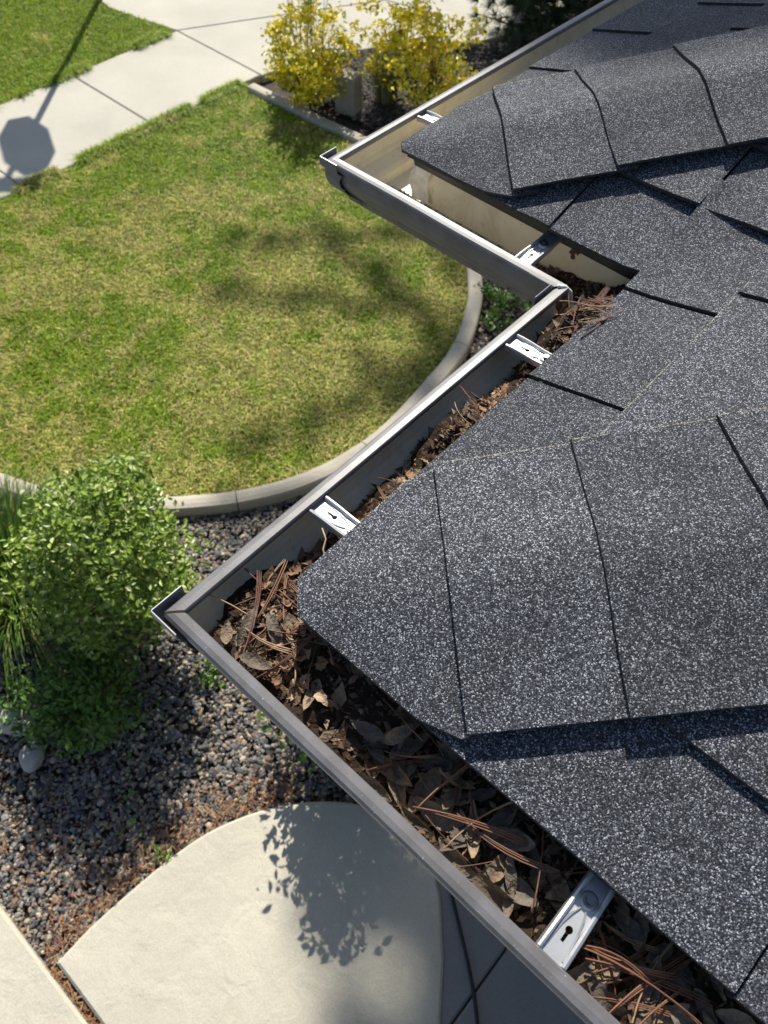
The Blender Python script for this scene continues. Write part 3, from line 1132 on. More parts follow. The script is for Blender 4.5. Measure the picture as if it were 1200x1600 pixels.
for i in range(90):
    y = random.uniform(.13, .84) if i < 40 else random.uniform(.28, .62); q = random.uniform(.050, .112)
    if abs(y-.632) < .02 and q < .08: continue
    z = float(heap_h('AB', y, q))+random.uniform(.002, .010)
    put_leaf(random.choice(FRAG), q, y, z, (random.uniform(-.8, .8), random.uniform(-.6, .6), random.uniform(0, 6.28)), random.uniform(.7, 1.3), lab_ab, 'leaf pieces in the long gutter run')
for y, q in [(.36, .078), (.30, .085), (.53, .09)]:
    put_leaf(LEAF[2], q, y, float(heap_h('AB', y, q))+.012, (.2, .2, 1.2+y), .75, 'pale whole dead leaf in the gutter run between the keyhole hangers', 'whole leaves in the long gutter run')


def needle_mesh(i, L, bend):
    """pine needle bundle: two or three needles from one sheath"""
    r = random.Random(i)
    mb = MB()
    for k in range(r.choice([2, 3])):
        sp = (k-1)*.0022
        b2 = bend+r.uniform(-.12, .12)
        pts = []
        for j in range(8):
            f = j/7
            pts.append((L*(f-.5), sp*f+b2*L*.5*(f*f-f), .0008*k+.012*math.sin(f*3+i)*L*2*f))
        mb.tube(pts, [.00085]*7+[.0003], 4)
    mb.tube([(L*(-.5), 0, 0), (L*(-.5)+.007, 0, 0)], [.0012, .0011], 5)
    o = mb.build('pine_needles', simple('pine_needle_%d' % i, [(.20, .085, .045), (.14, .06, .035), (.36, .22, .12), (.25, .12, .06), (.17, .075, .04)][i % 5], .6, var=.25, scale=60), None, smooth=True)
    me = o.data
    bpy.data.objects.remove(o)
    return me


NEED = [needle_mesh(i, random.uniform(.06, .125), random.uniform(-.9, .9)) for i in range(15)]


def needle(x, y, z, rot, s, label, group):
    o = bpy.data.objects.new('pine_needles', random.choice(NEED))
    o.location = (x, y, z); o.rotation_euler = rot; o.scale = (s,)*3
    col.objects.link(o)
    tag(o, label, 'pine needles', group)


l1 = 'rust brown pine needles strewn across the heap in the near gutter corner'
for i in range(22):
    t = random.random()
    x, q = .065+.11*t+random.uniform(-.02, .02), .085+random.uniform(-.03, .035)
    needle(x, q, -.020+random.uniform(-.006, .010), (random.uniform(-.3, .3), random.uniform(-.15, .15), R(random.choice([20, 45, 60, 0, 100, 140])+random.uniform(-25, 25))), random.uniform(.7, 1.25), l1, 'pine needles on the corner heap')
l2 = 'long reddish pine needles lying over the dead leaves beside the patio'
for x, q, rz in [(.41, .075, 70), (.43, .07, 10), (.40, .06, 25), (.455, .09, 120), (.355, .075, 80)]:
    needle(x, q, -.010, (0, R(random.uniform(-12, 12)), R(rz)), 1.0, l2, 'long needles over the leaves')
l2b = 'short dark pine needles caught among the dead leaves of the patio-side gutter'
for i in range(34):
    x = random.uniform(.26, .95); q = random.uniform(.035, .105)
    needle(x, q, float(heap_h('AE', x, q))+random.uniform(.010, .020), (0, R(random.uniform(-14, 14)), R(random.uniform(0, 180))), random.uniform(.35, .75), l2b, 'needles among the leaves')
l3 = 'pine needles bunched beside the bright hanger with the screw'
for i in range(13):
    needle(.565+random.uniform(-.02, .055), .075+random.uniform(-.03, .03), -.020+random.uniform(-.008, .010), (0, R(random.uniform(-10, 10)), R(random.choice([75, 85, 60, 30, 110, 20])+random.uniform(-14, 14))), random.uniform(.7, 1.1), l3, 'pine needles by the screw hanger')
l4 = 'orange brown pine needles by the inner mitre of the gutter'
for i in range(30):
    y = random.uniform(.67, .80); q = random.uniform(.07, .115)
    needle(q, y, float(heap_h('AB', y, q))+random.uniform(.004, .016), (0, R(random.uniform(-14, 14)), R(random.choice([60, 75, 85, 20, 120])+random.uniform(-15, 15))), random.uniform(.4, .75), l4, 'pine needles by the inner mitre')
l5 = 'pine needles among the leaf pieces between the keyhole hangers'
for i in range(36):
    y = random.uniform(.26, .60); q = random.uniform(.065, .112)
    needle(q, y, float(heap_h('AB', y, q))+random.uniform(.004, .012), (0, R(random.uniform(-12, 12)), R(random.uniform(0, 180))), random.uniform(.35, .7), l5, 'pine needles in the long gutter run')
# bare twig poking out of the litter
mb = MB()
mb.tube([(.118, .150, -.012), (.105, .165, -.004), (.090, .172, .004), (.079, .178, .010), (.072, .190, .012), (.060, .196, .016)], [.0011, .0012, .0011, .0011, .001, .0009], 6)
tag(mb.build('twig', simple('pale_twig', (.42, .31, .18), .7, var=.3, scale=120), None, smooth=True), 'thin pale bent twig standing out of the litter near the corner', 'twig')

# shingle grit washed onto the gutter floor at the far corner
ng = 9000
gx = np.concatenate([XC+.05+rng.beta(1.4, 1.6, ng)*.13, rng.uniform(XC+.05, -.03, 1500)])
gy = np.concatenate([YB+.043+rng.random(ng)*.075, YB+.043+rng.beta(4, 1, 1500)*.08])
gz = -.0862+np.concatenate([.010*np.exp(-((gx[:ng]-XC-.10)/.05)**2)*rng.random(ng), .002*rng.random(1500)])
ico = np.array([(1, 0, -.7), (-.5, .87, -.7), (-.5, -.87, -.7), (0, 0, 1)])*.0016
V = (ico[None]*rng.uniform(.6, 1.3, (len(gx), 1, 1))+np.stack([gx, gy, gz], -1)[:, None]).reshape(-1, 3)
o = np.arange(len(gx))*4
tr = np.concatenate([np.stack([o, o+1, o+3], -1), np.stack([o+1, o+2, o+3], -1), np.stack([o+2, o, o+3], -1)])
gpal = np.array([(.38, .33, .26), (.28, .24, .19), (.46, .41, .34), (.12, .11, .10)])
ob = mesh_np('roof_grit', V, tr, M['stone'], np.repeat(gpal[rng.integers(0, 4, len(gx))], 4, 0))
tag(ob, 'pale shingle grit washed onto the empty gutter floor at the far corner', 'grit', kind='stuff')

# ------------------------------------------------------------------ gravel bed
ico12 = []
ph = (1+5**.5)/2
for s1 in (-1, 1):
    for s2 in (-1, 1):
        ico12 += [(0, s1, s2*ph), (s1, s2*ph, 0), (s2*ph, 0, s1)]
bmi = bmesh.new()
vv = [bmi.verts.new(p) for p in ico12]
bmesh.ops.convex_hull(bmi, input=vv)
bmi.verts.index_update()
ICO_V = np.array([v.co[:] for v in bmi.verts])/1.9
ICO_F = np.array([[v.index for v in f.verts] for f in bmi.faces])
bmi.free()


def pebbles(name, P, size, palette, weights, label, z, flat=.65, mat='stone', kind='stuff'):
    n = len(P)
    S = rng.uniform(size[0], size[1], n)*(1+.5*(rng.random(n) < .12))
    sc = np.stack([rng.uniform(.75, 1.35, n), rng.uniform(.7, 1.1, n), rng.uniform(.45, .8, n)*flat*1.4], -1)*S[:, None]
    V = ICO_V[None]*(1+rng.uniform(-.28, .28, (n, 12, 1)))*sc[:, None, :]
    a = rng.uniform(0, 6.28, n); c, s_ = np.cos(a)[:, None], np.sin(a)[:, None]
    tl = rng.uniform(-.5, .5, n)[:, None]
    x = V[..., 0]*c-V[..., 1]*s_; y = V[..., 0]*s_+V[..., 1]*c; zz = V[..., 2]+x*tl*.6
    V = np.stack([x+P[:, 0:1], y+P[:, 1:2], zz+z+S[:, None]*.35*rng.uniform(.4, 1.3, (n, 1))], -1).reshape(-1, 3)
    F = (ICO_F[None]+(np.arange(n)*12)[:, None, None]).reshape(-1, 3)
    pal = np.array(palette)
    Cc = pal[rng.choice(len(pal), n, p=np.array(weights)/sum(weights))]*rng.uniform(.75, 1.25, (n, 1))
    o = mesh_np(name, V, F, M[mat], np.repeat(Cc, 12, 0))
    tag(o, label, 'gravel', kind=kind)
    return o


kerb_arr = np.array(kerb_line)
bed_side = offset_line(kerb_line, .05) if np.linalg.norm(offset_line(kerb_line, .05)[40]-np.array([-3.5, 3])) > np.linalg.norm(kerb_line[40]-np.array([-3.5, 3])) else offset_line(kerb_line, -.05)
bed_poly = [tuple(p) for p in bed_side[24:]] + [(-5.4, -.86), (-1.0, -.84), (-.70, -.83)] + arc + [(.1, 1.15), (-.12, 1.15), (-.12, 5.5), (-2.2, 5.5)]
C0 = rng.uniform([-4.0, -.86], [.5, 5.2], (190000, 2))
C0 = C0[inside(C0, bed_poly)]
# thin out by distance to the camera foot, keep the visible part dense
dist = np.hypot(C0[:, 0]-.4, C0[:, 1]+.1)
vis = (C0[:, 0] > -3.4)
keep = rng.random(len(C0)) < np.where(C0[:, 1] > 2.2, .30, .85)
C0 = C0[keep & vis]
print('gravel', len(C0))
gpal2 = [(.12, .122, .126), (.075, .076, .080), (.20, .198, .192), (.32, .255, .185), (.43, .36, .27), (.20, .145, .105)]
pebbles('gravel', C0, (.0055, .0118), gpal2, [26, 18, 18, 17, 12, 10], 'blue grey and tan gravel between the kerb and the patio', GZ-.040)
mulch = rng.uniform([-5.35, 4.9], [-2.2, 8.4], (26000, 2))
bpoly = [(-5.38, 4.9)] + [(x+.06, y) for x, y in bed_edge[1:]] + [(-2.0, 8.6), (-2.0, 4.6), (-3.0, 4.9)]
mulch = mulch[inside(mulch, bpoly)]
pebbles('gravel', mulch, (.010, .020), [(.06, .05, .045), (.10, .085, .075), (.2, .16, .13), (.04, .038, .04)], [4, 3, 1, 3], 'dark gravel and bark under the yellow shrubs', GZ-.035)

# fallen rust-coloured needles on gravel and along the patio edge
nn = 1500
t = rng.random(nn)
pc = np.array([(-.85, -.70), (-1.05, -.62), (-.62, -.55), (-1.3, -.6), (-.35, -.15), (-.5, -.35), (-1.0, -.35), (-.8, -.5)])
P = pc[rng.integers(0, len(pc), nn)]+rng.normal(0, .19, (nn, 2))
edge = np.array(arc[:26])
P[:700] = edge[rng.integers(0, len(edge), 700)]+rng.normal(0, .06, (700, 2))+np.array([-.05, .05])
P[700:1000] = np.stack([rng.uniform(-.70, .3, 300), rng.normal(-.819, .005, 300)], -1)
okb = inside(P, bed_poly); okb[700:1000] = True
P = P[okb]; nn = len(P)
ang = rng.uniform(0, 6.28, nn); ln = rng.uniform(.01, .035, nn)
ang[-0:] = ang[-0:]
e1 = np.stack([np.cos(ang), np.sin(ang), rng.uniform(-.25, .25, nn)], -1)*ln[:, None]
e2 = np.stack([-np.sin(ang), np.cos(ang), np.zeros(nn)], -1)*rng.uniform(.0012, .004, nn)[:, None]
c = np.stack([P[:, 0], P[:, 1], np.full(nn, GZ-.022)+rng.uniform(-.006, .012, nn)], -1)
V = np.stack([c-e1-e2, c+e1, c-e1+e2], 1).reshape(-1, 3)
V[:, 2] = np.maximum(V[:, 2], GZ-.05)
npal = np.array([(.32, .14, .065), (.40, .22, .11), (.22, .10, .055), (.38, .26, .16)])
ob = mesh_np('needle_litter', V, np.arange(nn*3).reshape(-1, 3), M['dry'], np.repeat(npal[rng.integers(0, 4, nn)], 3, 0))
tag(ob, 'rust coloured needle litter on the gravel and in the patio joint', 'needle litter', kind='stuff')

# boulders beside the shrub
def boulder(x, y, r, sz, label, seed):
    bm = bmesh.new()
    bmesh.ops.create_icosphere(bm, subdivisions=3, radius=1)
    for v in bm.verts:
        p = v.co
        k = 1+.35*(vnoise(p.x*1.3+seed, p.y*1.3+p.z, 1.0, seed)-.5)+.12*(vnoise(p.x*4+seed, p.y*4-p.z*2, 1.0, seed+2)-.5)
        v.co = Vector((p.x*r*k*sz[0], p.y*r*k*sz[1], p.z*r*k*sz[2]))
    me = bpy.data.meshes.new('boulder'); bm.to_mesh(me); bm.free()
    me.materials.append(M['rock'])
    me.polygons.foreach_set('use_smooth', [True]*len(me.polygons))
    o = link_mesh('boulder', me)
    o.location = (x, y, GZ-.03+r*sz[2]*.62)
    o.rotation_euler = (0, 0, seed)
    tag(o, label, 'boulder')


bx, by = G(30, 1125)
boulder(bx, by, .10, (1.25, .9, .8), 'rounded pale grey boulder at the foot of the ornamental grass', 1.0)
bx, by = G(50, 1180)
boulder(bx, by, .065, (1.2, .9, .7), 'smaller grey boulder half under the low leafy plant', 2.3)

# ------------------------------------------------------------------ grass
def blades(name, P, hmin, hmax, wid, Cc, label, cat, z0, lean=.5, parent=None, kind='stuff'):
    n = len(P)
    h = rng.uniform(hmin, hmax, n); a = rng.uniform(0, 6.28, n)
    d = np.stack([np.cos(a), np.sin(a), np.zeros(n)], -1)
    s_ = np.stack([-np.sin(a), np.cos(a), np.zeros(n)], -1)
    ln = (rng.random(n)**1.3*lean*2)[:, None]*h[:, None]
    w = (wid*rng.uniform(.7, 1.3, n))[:, None]
    b = np.stack([P[:, 0], P[:, 1], np.full(n, z0) if np.isscalar(z0) else z0], -1)
    up = np.array([0, 0, 1.0])[None]
    m1 = b+d*ln*.35+up*h[:, None]*.6
    tip = b+d*ln+up*h[:, None]*np.clip(1-ln/h[:, None]*.35, .3, 1)
    V = np.stack([b-s_*w*.5, b+s_*w*.5, m1-s_*w*.42, m1+s_*w*.42, tip], 1).reshape(-1, 3)
    o = np.arange(n)*5
    T_ = np.concatenate([np.stack([o, o+1, o+3], -1), np.stack([o, o+3, o+2], -1), np.stack([o+2, o+3, o+4], -1)])
    ob = mesh_np(name, V, T_, M['grass'], np.repeat(Cc, 5, 0), parent)
    if label: tag(ob, label, cat, kind=kind)
    return ob


def lawn_colors(P, dry):
    n = len(P)
    f = fbm(P[:, 0], P[:, 1], 1.6, 21)*.45+fbm(P[:, 0], P[:, 1], 7, 33)*.55
    f = .5+(f-.5)*1.35
    g1 = np.array([.180, .310, .012]); g2 = np.array([.33, .42, .020]); st = np.array([.70, .62, .22]); br = np.array([.36, .27, .12])
    k = np.clip((f-.43+dry)/.16, 0, 1)
    pdry = .06+.55*k
    u = rng.random(n)
    Cc = np.where((u < pdry)[:, None], st, np.where((rng.random(n) < .5)[:, None], g1, g2))
    Cc = np.where(((u < pdry) & (rng.random(n) < .18))[:, None], br, Cc)
    return Cc*rng.uniform(.7, 1.2, (n, 1))*(.66+.66*fbm(P[:, 0], P[:, 1], 14, 51))[:, None]


LP = rng.uniform([-5.50, .1], [-1.55, 4.8], (330000, 2))
LP = LP[inside(LP, lawn_poly)]
# worn, drier turf along the kerb on the house side
dk = np.min(np.hypot(LP[::1, 0][:, None]-kerb_arr[::4, 0][None], LP[:, 1][:, None]-kerb_arr[::4, 1][None]), 1)
dryness = .10*np.clip(1-dk/.5, 0, 1)+.05*(LP[:, 0] > -3.4)+.02
dryness += .07*np.exp(-((LP[:, 0]+3.3)**2+(LP[:, 1]-2.7)**2)/1.3)
dryness -= .10*np.clip((-4.4-LP[:, 0])/1.0, 0, 1)
thin = rng.random(len(LP)) < (1-.45*np.clip(1-dk/.22, 0, 1))
LP, dryness = LP[thin], dryness[thin]
print('lawn blades', len(LP))
blades('lawn_grass', LP, .022, .055, .0050, lawn_colors(LP, dryness), 'mown lawn of green and straw coloured grass inside the curved kerb', 'lawn', GZ-.022, .9)
VP = rng.uniform([-9.2, 1.6], [-6.70, 5.4], (110000, 2))
VP = VP[inside(VP, strip_poly)]
blades('verge_grass', VP, .03, .07, .0055, lawn_colors(VP, np.full(len(VP), -.16)), 'lush green grass verge on the far side of the pavement', 'lawn', GZ-.022, .8)
# overhanging tufts on pavement edges
EP = np.concatenate([np.stack([rng.normal(-5.47, .018, 9000), rng.uniform(1.8, 4.75, 9000)], -1), np.stack([rng.normal(-6.72, .02, 7000), rng.uniform(2.4, 4.7, 7000)], -1)])
EP = EP[vnoise(EP[:, 0]*.2, EP[:, 1], 5, 3) > .35]
blades('edge_grass', EP, .03, .085, .005, lawn_colors(EP, np.full(len(EP), -.10)), 'ragged grass tufts overhanging the pavement edges', 'grass', GZ-.01, 1.1)

# ------------------------------------------------------------------ plants
def leaves(name, C, size, pal, wts, parent, aspect=.5, upb=.6, mat='leaf', fold=.25):
    """folded six-sided leaves at points C"""
    n = len(C)
    nrm = rng.normal(0, 1, (n, 3)); nrm[:, 2] = np.abs(nrm[:, 2])+upb
    nrm /= np.linalg.norm(nrm, axis=1)[:, None]
    t = rng.normal(0, 1, (n, 3)); t -= nrm*np.sum(t*nrm, 1)[:, None]; t /= np.linalg.norm(t, axis=1)[:, None]
    b = np.cross(nrm, t)
    L = rng.uniform(size[0], size[1], n)[:, None]; W = L*aspect
    up = nrm*W*fold
    V = np.stack([C-t*L*.5, C-t*L*.12+b*W*.5+up, C+t*L*.2+b*W*.42+up, C+t*L*.5-up*.4, C+t*L*.2-b*W*.42+up, C-t*L*.12-b*W*.5+up], 1).reshape(-1, 3)
    o = np.arange(n)*6
    T_ = np.concatenate([np.stack([o, o+2, o+1], -1), np.stack([o, o+3, o+2], -1), np.stack([o, o+4, o+3], -1), np.stack([o, o+5, o+4], -1)])
    pal = np.array(pal)
    Cc = pal[rng.choice(len(pal), n, p=np.array(wts)/sum(wts))]*rng.uniform(.75, 1.25, (n, 1))
    return mesh_np(name, V, T_, M[mat], np.repeat(Cc, 6, 0), parent)


def clump_points(cx, cy, z0, rx, ry, h, nclump, per, rad, flatness=.5, top=.35):
    """leaf points grouped into twig-end clumps through an uneven crown"""
    pts, ends = [], []
    while len(ends) < nclump:
        p = rng.uniform(-1, 1, 3)
        r = np.linalg.norm(p)
        if r > 1 or r < .25: continue
        if rng.random() > .25+.75*r: continue
        ang = math.atan2(p[1], p[0])
        bulge = 1+.24*math.sin(ang*3+cx*7+p[2]*2)+.18*math.sin(ang*5+cy*5+p[2]*4)+.12*math.sin(ang*9+p[2]*7)
        q = np.array([cx+p[0]*rx*bulge, cy+p[1]*ry*bulge, z0+h*.52+p[2]*h*.5])
        ends.append(q)
        rr = rad*rng.uniform(.6, 1.3)
        m_ = int(per*rng.uniform(.6, 1.4))
        o = rng.normal(0, 1, (m_, 3))*rr*np.array([1, 1, flatness])
        pts.append(q+o)
    return np.concatenate(pts), ends


def stems(root, base, ends, mat, rad=.007, name='stem', groups=6):
    """each main stem forks to the clumps nearest to it"""
    ends = list(ends)
    ends.sort(key=lambda e: math.atan2(e[1]-base[1], e[0]-base[0]))
    ch = np.array_split(np.arange(len(ends)), groups)
    for g in ch:
        mb = MB()
        cen = np.mean([ends[i] for i in g], 0)
        b = np.array(base)+np.array([random.uniform(-.03, .03), random.uniform(-.03, .03), 0])
        mid = b*.5+cen*.5+np.array([0, 0, -.03])
        mb.tube([b, mid, cen], [rad*1.4, rad, rad*.6], 6)
        for i in g:
            mb.tube([mid, mid*.4+ends[i]*.6+rng.normal(0, .012, 3), ends[i]], [rad*.55, rad*.4, rad*.2], 4)
        mb.build(name, mat, root, smooth=True)


def shrub(name, label, cat, x, y, rx, ry, h, ncl, per, rad, size, pal, wts, aspect=.5, upb=.6, stemr=.007, zb=GZ-.03, lift=.0, group=None):
    root = empty(name, (x, y, zb))
    tag(root, label, cat, group)
    P, e = clump_points(x, y, zb+lift, rx, ry, h-lift, ncl, per, rad)
    P = P[P[:, 2] > zb+.03]
    leaves('foliage', P, size, pal, wts, root, aspect, upb)
    stems(root, (x, y, zb-.02), e[::max(1, len(e)//60)], M['bark'], stemr)
    return root


GREEN = [(.13, .25, .035), (.18, .31, .055), (.09, .18, .025), (.26, .38, .10)]
shrub('green_shrub', 'rounded glossy light green shrub standing beside the ornamental grass', 'shrub', -1.69, .46, .36, .35, 1.14, 400, 28, .045, (.024, .044), [(.22, .33, .04), (.31, .42, .07), (.12, .20, .022), (.50, .57, .20)], [4, 4, 3, 2], .46, .9, .008, lift=.12)
shrub('leafy_plant', 'low dark green leafy plant sprawling over the smaller boulder', 'plant', -1.46, -.03, .25, .25, .40, 110, 22, .045, (.03, .055), [(.10, .20, .03), (.15, .27, .045), (.07, .14, .02)], [4, 3, 3], .38, .7, .005)
# shrub under the eave: its leafy shadow falls on the patio
shrub('eave_shrub', 'leafy shrub growing under the roof corner and shading the patio', 'shrub', -.49, .77, .29, .26, .86, 150, 24, .055, (.035, .06), GREEN, [4, 4, 3, 1], .45, .7, .008)

# seedlings on the gravel
for i, (px, py, s) in enumerate([(205, 1285, .05), (243, 1335, .045), (262, 1335, .05), (200, 1240, .05), (330, 1050, .07), (790, 470, .11), (770, 500, .1), (810, 520, .09), (830, 470, .1), (760, 455, .1)]):
    x, y = G(px, py)
    root = empty('seedling', (x, y, GZ-.04))
    tag(root, 'small green weed sprouting from the gravel near the patio edge' if i < 5 else 'low green ground plant in the bed behind the kerb', 'plant', 'weeds in the gravel' if i < 5 else 'ground plants behind the kerb')
    P = np.array([x, y, GZ-.01+s*.25])+rng.normal(0, 1, (14 if i < 4 else 70, 3))*np.array([s*.5, s*.5, s*.25])
    P[:, 2] = np.maximum(P[:, 2], GZ-.02)
    leaves('foliage', P, (s*.35, s*.6), [(.11, .22, .03), (.16, .26, .05)], [1, 1], root, .5, .8)


def grass_clump(name, label, x, y, n, h, spread, wid, pal, group=None):
    root = empty(name, (x, y, GZ-.03))
    tag(root, label, 'grass', group)
    a = rng.uniform(0, 6.28, n); r0 = rng.random(n)**.5*spread*.35
    L = h*rng.uniform(.6, 1.1, n); out = rng.uniform(.15, 1.0, n)*spread
    V, T_ = [], []
    K = 6
    for i in range(n):
        d = np.array([math.cos(a[i]), math.sin(a[i]), 0]); s_ = np.array([-d[1], d[0], 0])
        b = np.array([x, y, GZ-.03])+d*r0[i]
        ph_ = rng.uniform(-.4, .4)
        for j in range(K):
            f = j/(K-1)
            w = wid*(1-f**1.5)*.5+.0003
            p = b+d*out[i]*f**1.7+np.array([0, 0, L[i]*(f-.45*f**3*out[i]/spread*1.3)])+s_*ph_*f*f*.12
            V += [p-s_*w, p+s_*w]
        o = i*K*2
        for j in range(K-1):
            q = o+j*2
            T_ += [(q, q+1, q+3), (q, q+3, q+2)]
    pal = np.array(pal)
    Cc = np.repeat(pal[rng.integers(0, len(pal), n)]*rng.uniform(.75, 1.25, (n, 1)), K*2, 0)
    mesh_np('blades', np.array(V), np.array(T_), M['grass'], Cc, root)
    return root


grass_clump('ornamental_grass', 'tall arching green ornamental grass clump beside the boulders', -2.20, .08, 1500, .85, .62, .008, [(.10, .20, .025), (.15, .25, .04), (.22, .24, .07), (.07, .14, .02)])
gx_, gy_ = G(603, 150)
grass_clump('ornamental_grass', 'thin upright grey green grass tuft between the two yellow shrubs', gx_, gy_, 420, .65, .30, .008, [(.13, .18, .06), (.2, .22, .10), (.3, .27, .15)])

YEL = [(.87, .72, .015), (.80, .63, .015), (.90, .80, .09), (.36, .40, .03)]
y1 = G(487, 158); y2 = G(655, 172)
shrub('yellow_shrub', 'bright yellow shrub with green shoots on top next to the grey block', 'shrub', y1[0], y1[1], .36, .36, .84, 150, 26, .05, (.03, .055), YEL, [4, 3, 2, 3], .5, .5, .008)
shrub('yellow_shrub', 'wide loose yellow shrub beside the thin grass tuft', 'shrub', y2[0], y2[1], .54, .46, .92, 135, 26, .05, (.035, .06), YEL, [5, 3, 3, 2], .5, .5, .008, lift=.12)
# green shoots rising out of the first yellow shrub
root = empty('green_shoots', (y1[0]-.1, y1[1]+.1, GZ-.03))
tag(root, 'slender light green shoots rising through the first yellow shrub', 'plant')
mb = MB(); pts = []
for i in range(16):
    bx = np.array([y1[0]-.10+random.uniform(-.1, .1), y1[1]+.06+random.uniform(-.1, .1), GZ])
    tp = bx+np.array([random.uniform(-.28, .12), random.uniform(-.15, .28), random.uniform(1.0, 1.42)])
    md = (bx+tp)/2+np.array([0, 0, .08])
    mb.tube([bx, md, tp], [.004, .003, .0015], 4)
    for f in np.linspace(.45, 1, 12):
        pts.append((bx*(1-f)**2+2*md*f*(1-f)+tp*f*f)+rng.normal(0, .025, 3))
mb.build('stem', M['bark'], root)
leaves('foliage', np.array(pts), (.03, .055), [(.22, .32, .05), (.34, .40, .08), (.15, .26, .04)], [1, 1, 1], root, .5, .5)

# grey block between the shrubs
bx, by = G(545, 168)
mb = MB()
w = .10
vs = [(-w, -w*.8, 0), (w, -w*.8, 0), (w, w*.8, 0), (-w, w*.8, 0), (-w*.92, -w*.74, .30), (w*.92, -w*.74, .30), (w*.92, w*.74, .30), (-w*.92, w*.74, .30), (-w*.8, -w*.62, .325), (w*.8, -w*.62, .325), (w*.8, w*.62, .325), (-w*.8, w*.62, .325)]
mb.add(vs, [(0,1,5,4), (1,2,6,5), (2,3,7,6), (3,0,4,7), (4,5,9,8), (5,6,10,9), (6,7,11,10), (7,4,8,11), (8,9,10,11)])
o = mb.build('utility_box', simple('weathered_block', (.30, .28, .24), .85, var=.15))
o.location = (bx, by, GZ-.03); o.rotation_euler = (0, 0, .25)
tag(o, 'grey tapered block standing between the yellow shrubs', 'block')


def pine(name, label, x, y, H, r0, rtop, h0, levels, per, tufts, nneed, nl, seed, gap=0.0, lean=(0, 0), topfill=1, tight=.05):
    rr = np.random.default_rng(seed)
    root = empty(name, (x+lean[0], y+lean[1], GZ-.03))
    tag(root, label, 'tree')
    tb = MB()
    tb.tube([(x+lean[0], y+lean[1], GZ-.05), (x+lean[0]*.62, y+lean[1]*.62, GZ+H*.25), (x+lean[0]*.1, y+lean[1]*.1, GZ+H*.55), (x, y, GZ+H)], [H*.012, H*.009, H*.006, .01], 9)
    tb.build('trunk', M['bark'], root, smooth=True)
    bb = MB()
    Cn, Dn = [], []
    for l in range(levels):
        f = l/(levels-1)
        zz = GZ+h0+(H-h0)*f*.98
        rad = r0+(rtop-r0)*(f if topfill == 1 else min(1, f/.65))
        if topfill > 1 and f > .86: rad *= .6
        a0 = rr.uniform(0, 6.28)
        for k in range(per):
            if rr.random() < gap*(1.3 if f < .5 else 1): continue
            a = a0+k*6.283/per+rr.uniform(-.3, .3)
            L = rad*rr.uniform(.6, 1.15)
            d = np.array([math.cos(a), math.sin(a), rr.uniform(-.15, .25)])
            b = np.array([x, y, zz+rr.uniform(-.1, .1)])
            tip = b+d*L+np.array([0, 0, .08*L])
            bb.tube([b, b+d*L*.5, tip], [.012+.008*L, .010, .004], 5)
            nt_ = tufts*(topfill if f > .62 else 1)
            for j in range(nt_):
                g = .25+.75*(j+rr.random())/nt_
                p = b+d*L*g+rr.normal(0, (tight if f < .62 else .09)*L+.02, 3)*np.array([1, 1, .5])
                Cn.append(p); Dn.append(d+rr.normal(0, .45, 3))
    bb.build('branches', M['bark'], root)
    Cn, Dn = np.array(Cn), np.array(Dn)
    C = np.repeat(Cn, nneed, 0)
    dd = np.repeat(Dn, nneed, 0)+rr.normal(0, .75, (len(C), 3))
    dd /= np.linalg.norm(dd, axis=1)[:, None]
    s_ = np.cross(dd, rr.normal(0, 1, (len(C), 3))); s_ /= np.linalg.norm(s_, axis=1)[:, None]
    L = rr.uniform(nl[0], nl[1], (len(C), 1))
    b = C+dd*.01
    V = np.stack([b-s_*nl[2], b+s_*nl[2], b+dd*L], 1).reshape(-1, 3)
    pal = np.array([(.035, .065, .022), (.05, .09, .03), (.025, .05, .02)])
    cc = np.repeat(pal[rr.integers(0, 3, len(C))], 3, 0)
    mesh_np('crown', V, np.arange(len(V)).reshape(-1, 3), M['leaf'], cc, root)
    return root


px_, py_ = G(856, 62)
pine('pine_tree', 'dark green bushy pine at the far end of the planting bed', px_, py_, 1.7, .95, .3, .15, 12, 11, 12, 40, (.09, .15, .0035), 5)
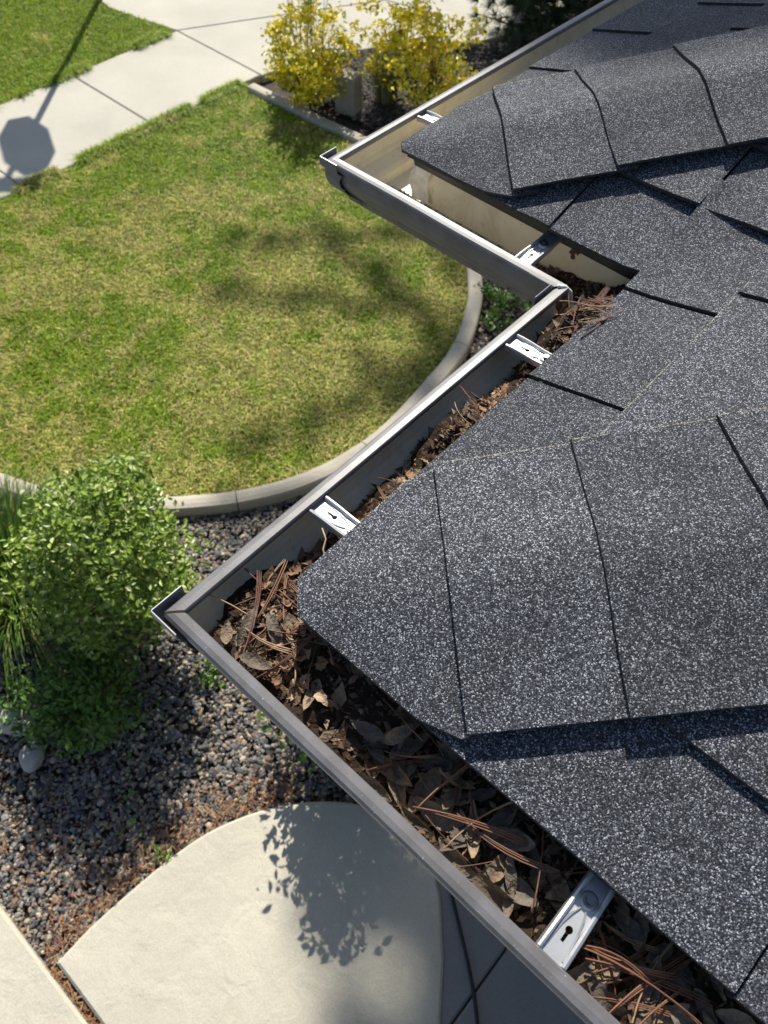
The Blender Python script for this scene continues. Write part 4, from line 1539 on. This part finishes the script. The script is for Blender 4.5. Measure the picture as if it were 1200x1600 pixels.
# tall tree up the sun's side of the house; its shade streaks the lawn, the roof and the patio
pine('tall_pine', 'tall sparse pine beyond the driveway casting soft shade on the lawn', -10.45, 13.8, 18.8, 2.8, 1.02, 12.2, 22, 5, 18, 26, (.12, .22, .011), 9, gap=.38, lean=(1.5, 1.3), topfill=6, tight=.016)

# black cord on the patio
mb = MB()
cp = catmull([(*G(px, py), GZ+.008) for px, py in [(696, 1360), (707, 1405), (718, 1450), (733, 1515), (743, 1575), (747, 1640), (740, 1700)]], 6)
mb.tube([tuple(p) for p in cp], .0085, 8)
tag(mb.build('garden_hose', M['rubber'], None, smooth=True), 'black hose lying along the edge of the curved patio slab', 'hose')

# street sign beyond the frame: its octagonal shadow lies on the pavement
sh = np.array([-5.99, 2.54])
hs = 2.76
sgx, sgy = sh + SUN_AZ*hs/math.tan(SUN_EL)
sgn = empty('road_sign', (sgx, sgy, GZ-.03))
tag(sgn, 'octagonal road sign on a slim post at the pavement verge', 'sign')
mb = MB()
mb.box((sgx-.022, sgy-.022, GZ-.1), (sgx+.022, sgy+.022, GZ+3.4))
mb.build('post', M['signback'], sgn)
mb = MB()
ra = .385
fa = math.radians(90)
nx = np.array([math.cos(fa), math.sin(fa), 0]); tx = np.array([-nx[1], nx[0], 0])
vs = []
for dth in (.024, .028):
    for i in range(8):
        t = math.radians(22.5+45*i)
        vs.append(np.array([sgx, sgy, GZ+hs])+nx*dth+tx*ra*math.cos(t)+np.array([0, 0, ra*math.sin(t)]))
mb.add(vs, [tuple(range(8))[::-1], tuple(range(8, 16))]+[(i, (i+1) % 8, 8+(i+1) % 8, 8+i) for i in range(8)])
mb.build('sign_plate', M['signback'], sgn)
mb = MB()
c45 = np.array([.707, .707, 0]); n45 = np.array([.707, -.707, 0])*.003
pc = np.array([sgx, sgy, GZ+hs+.56])
vs = [pc+sg*n45+a*c45*.30+np.array([0, 0, b*.10]) for sg in (-1, 1) for a, b in ((-1, -1), (1, -1), (1, 1), (-1, 1))]
mb.add(vs, [(3, 2, 1, 0), (4, 5, 6, 7), (0, 1, 5, 4), (1, 2, 6, 5), (2, 3, 7, 6), (3, 0, 4, 7)])
mb.build('top_plate', M['signback'], sgn)
print('leaves', cnt, 'objects', len(bpy.data.objects))
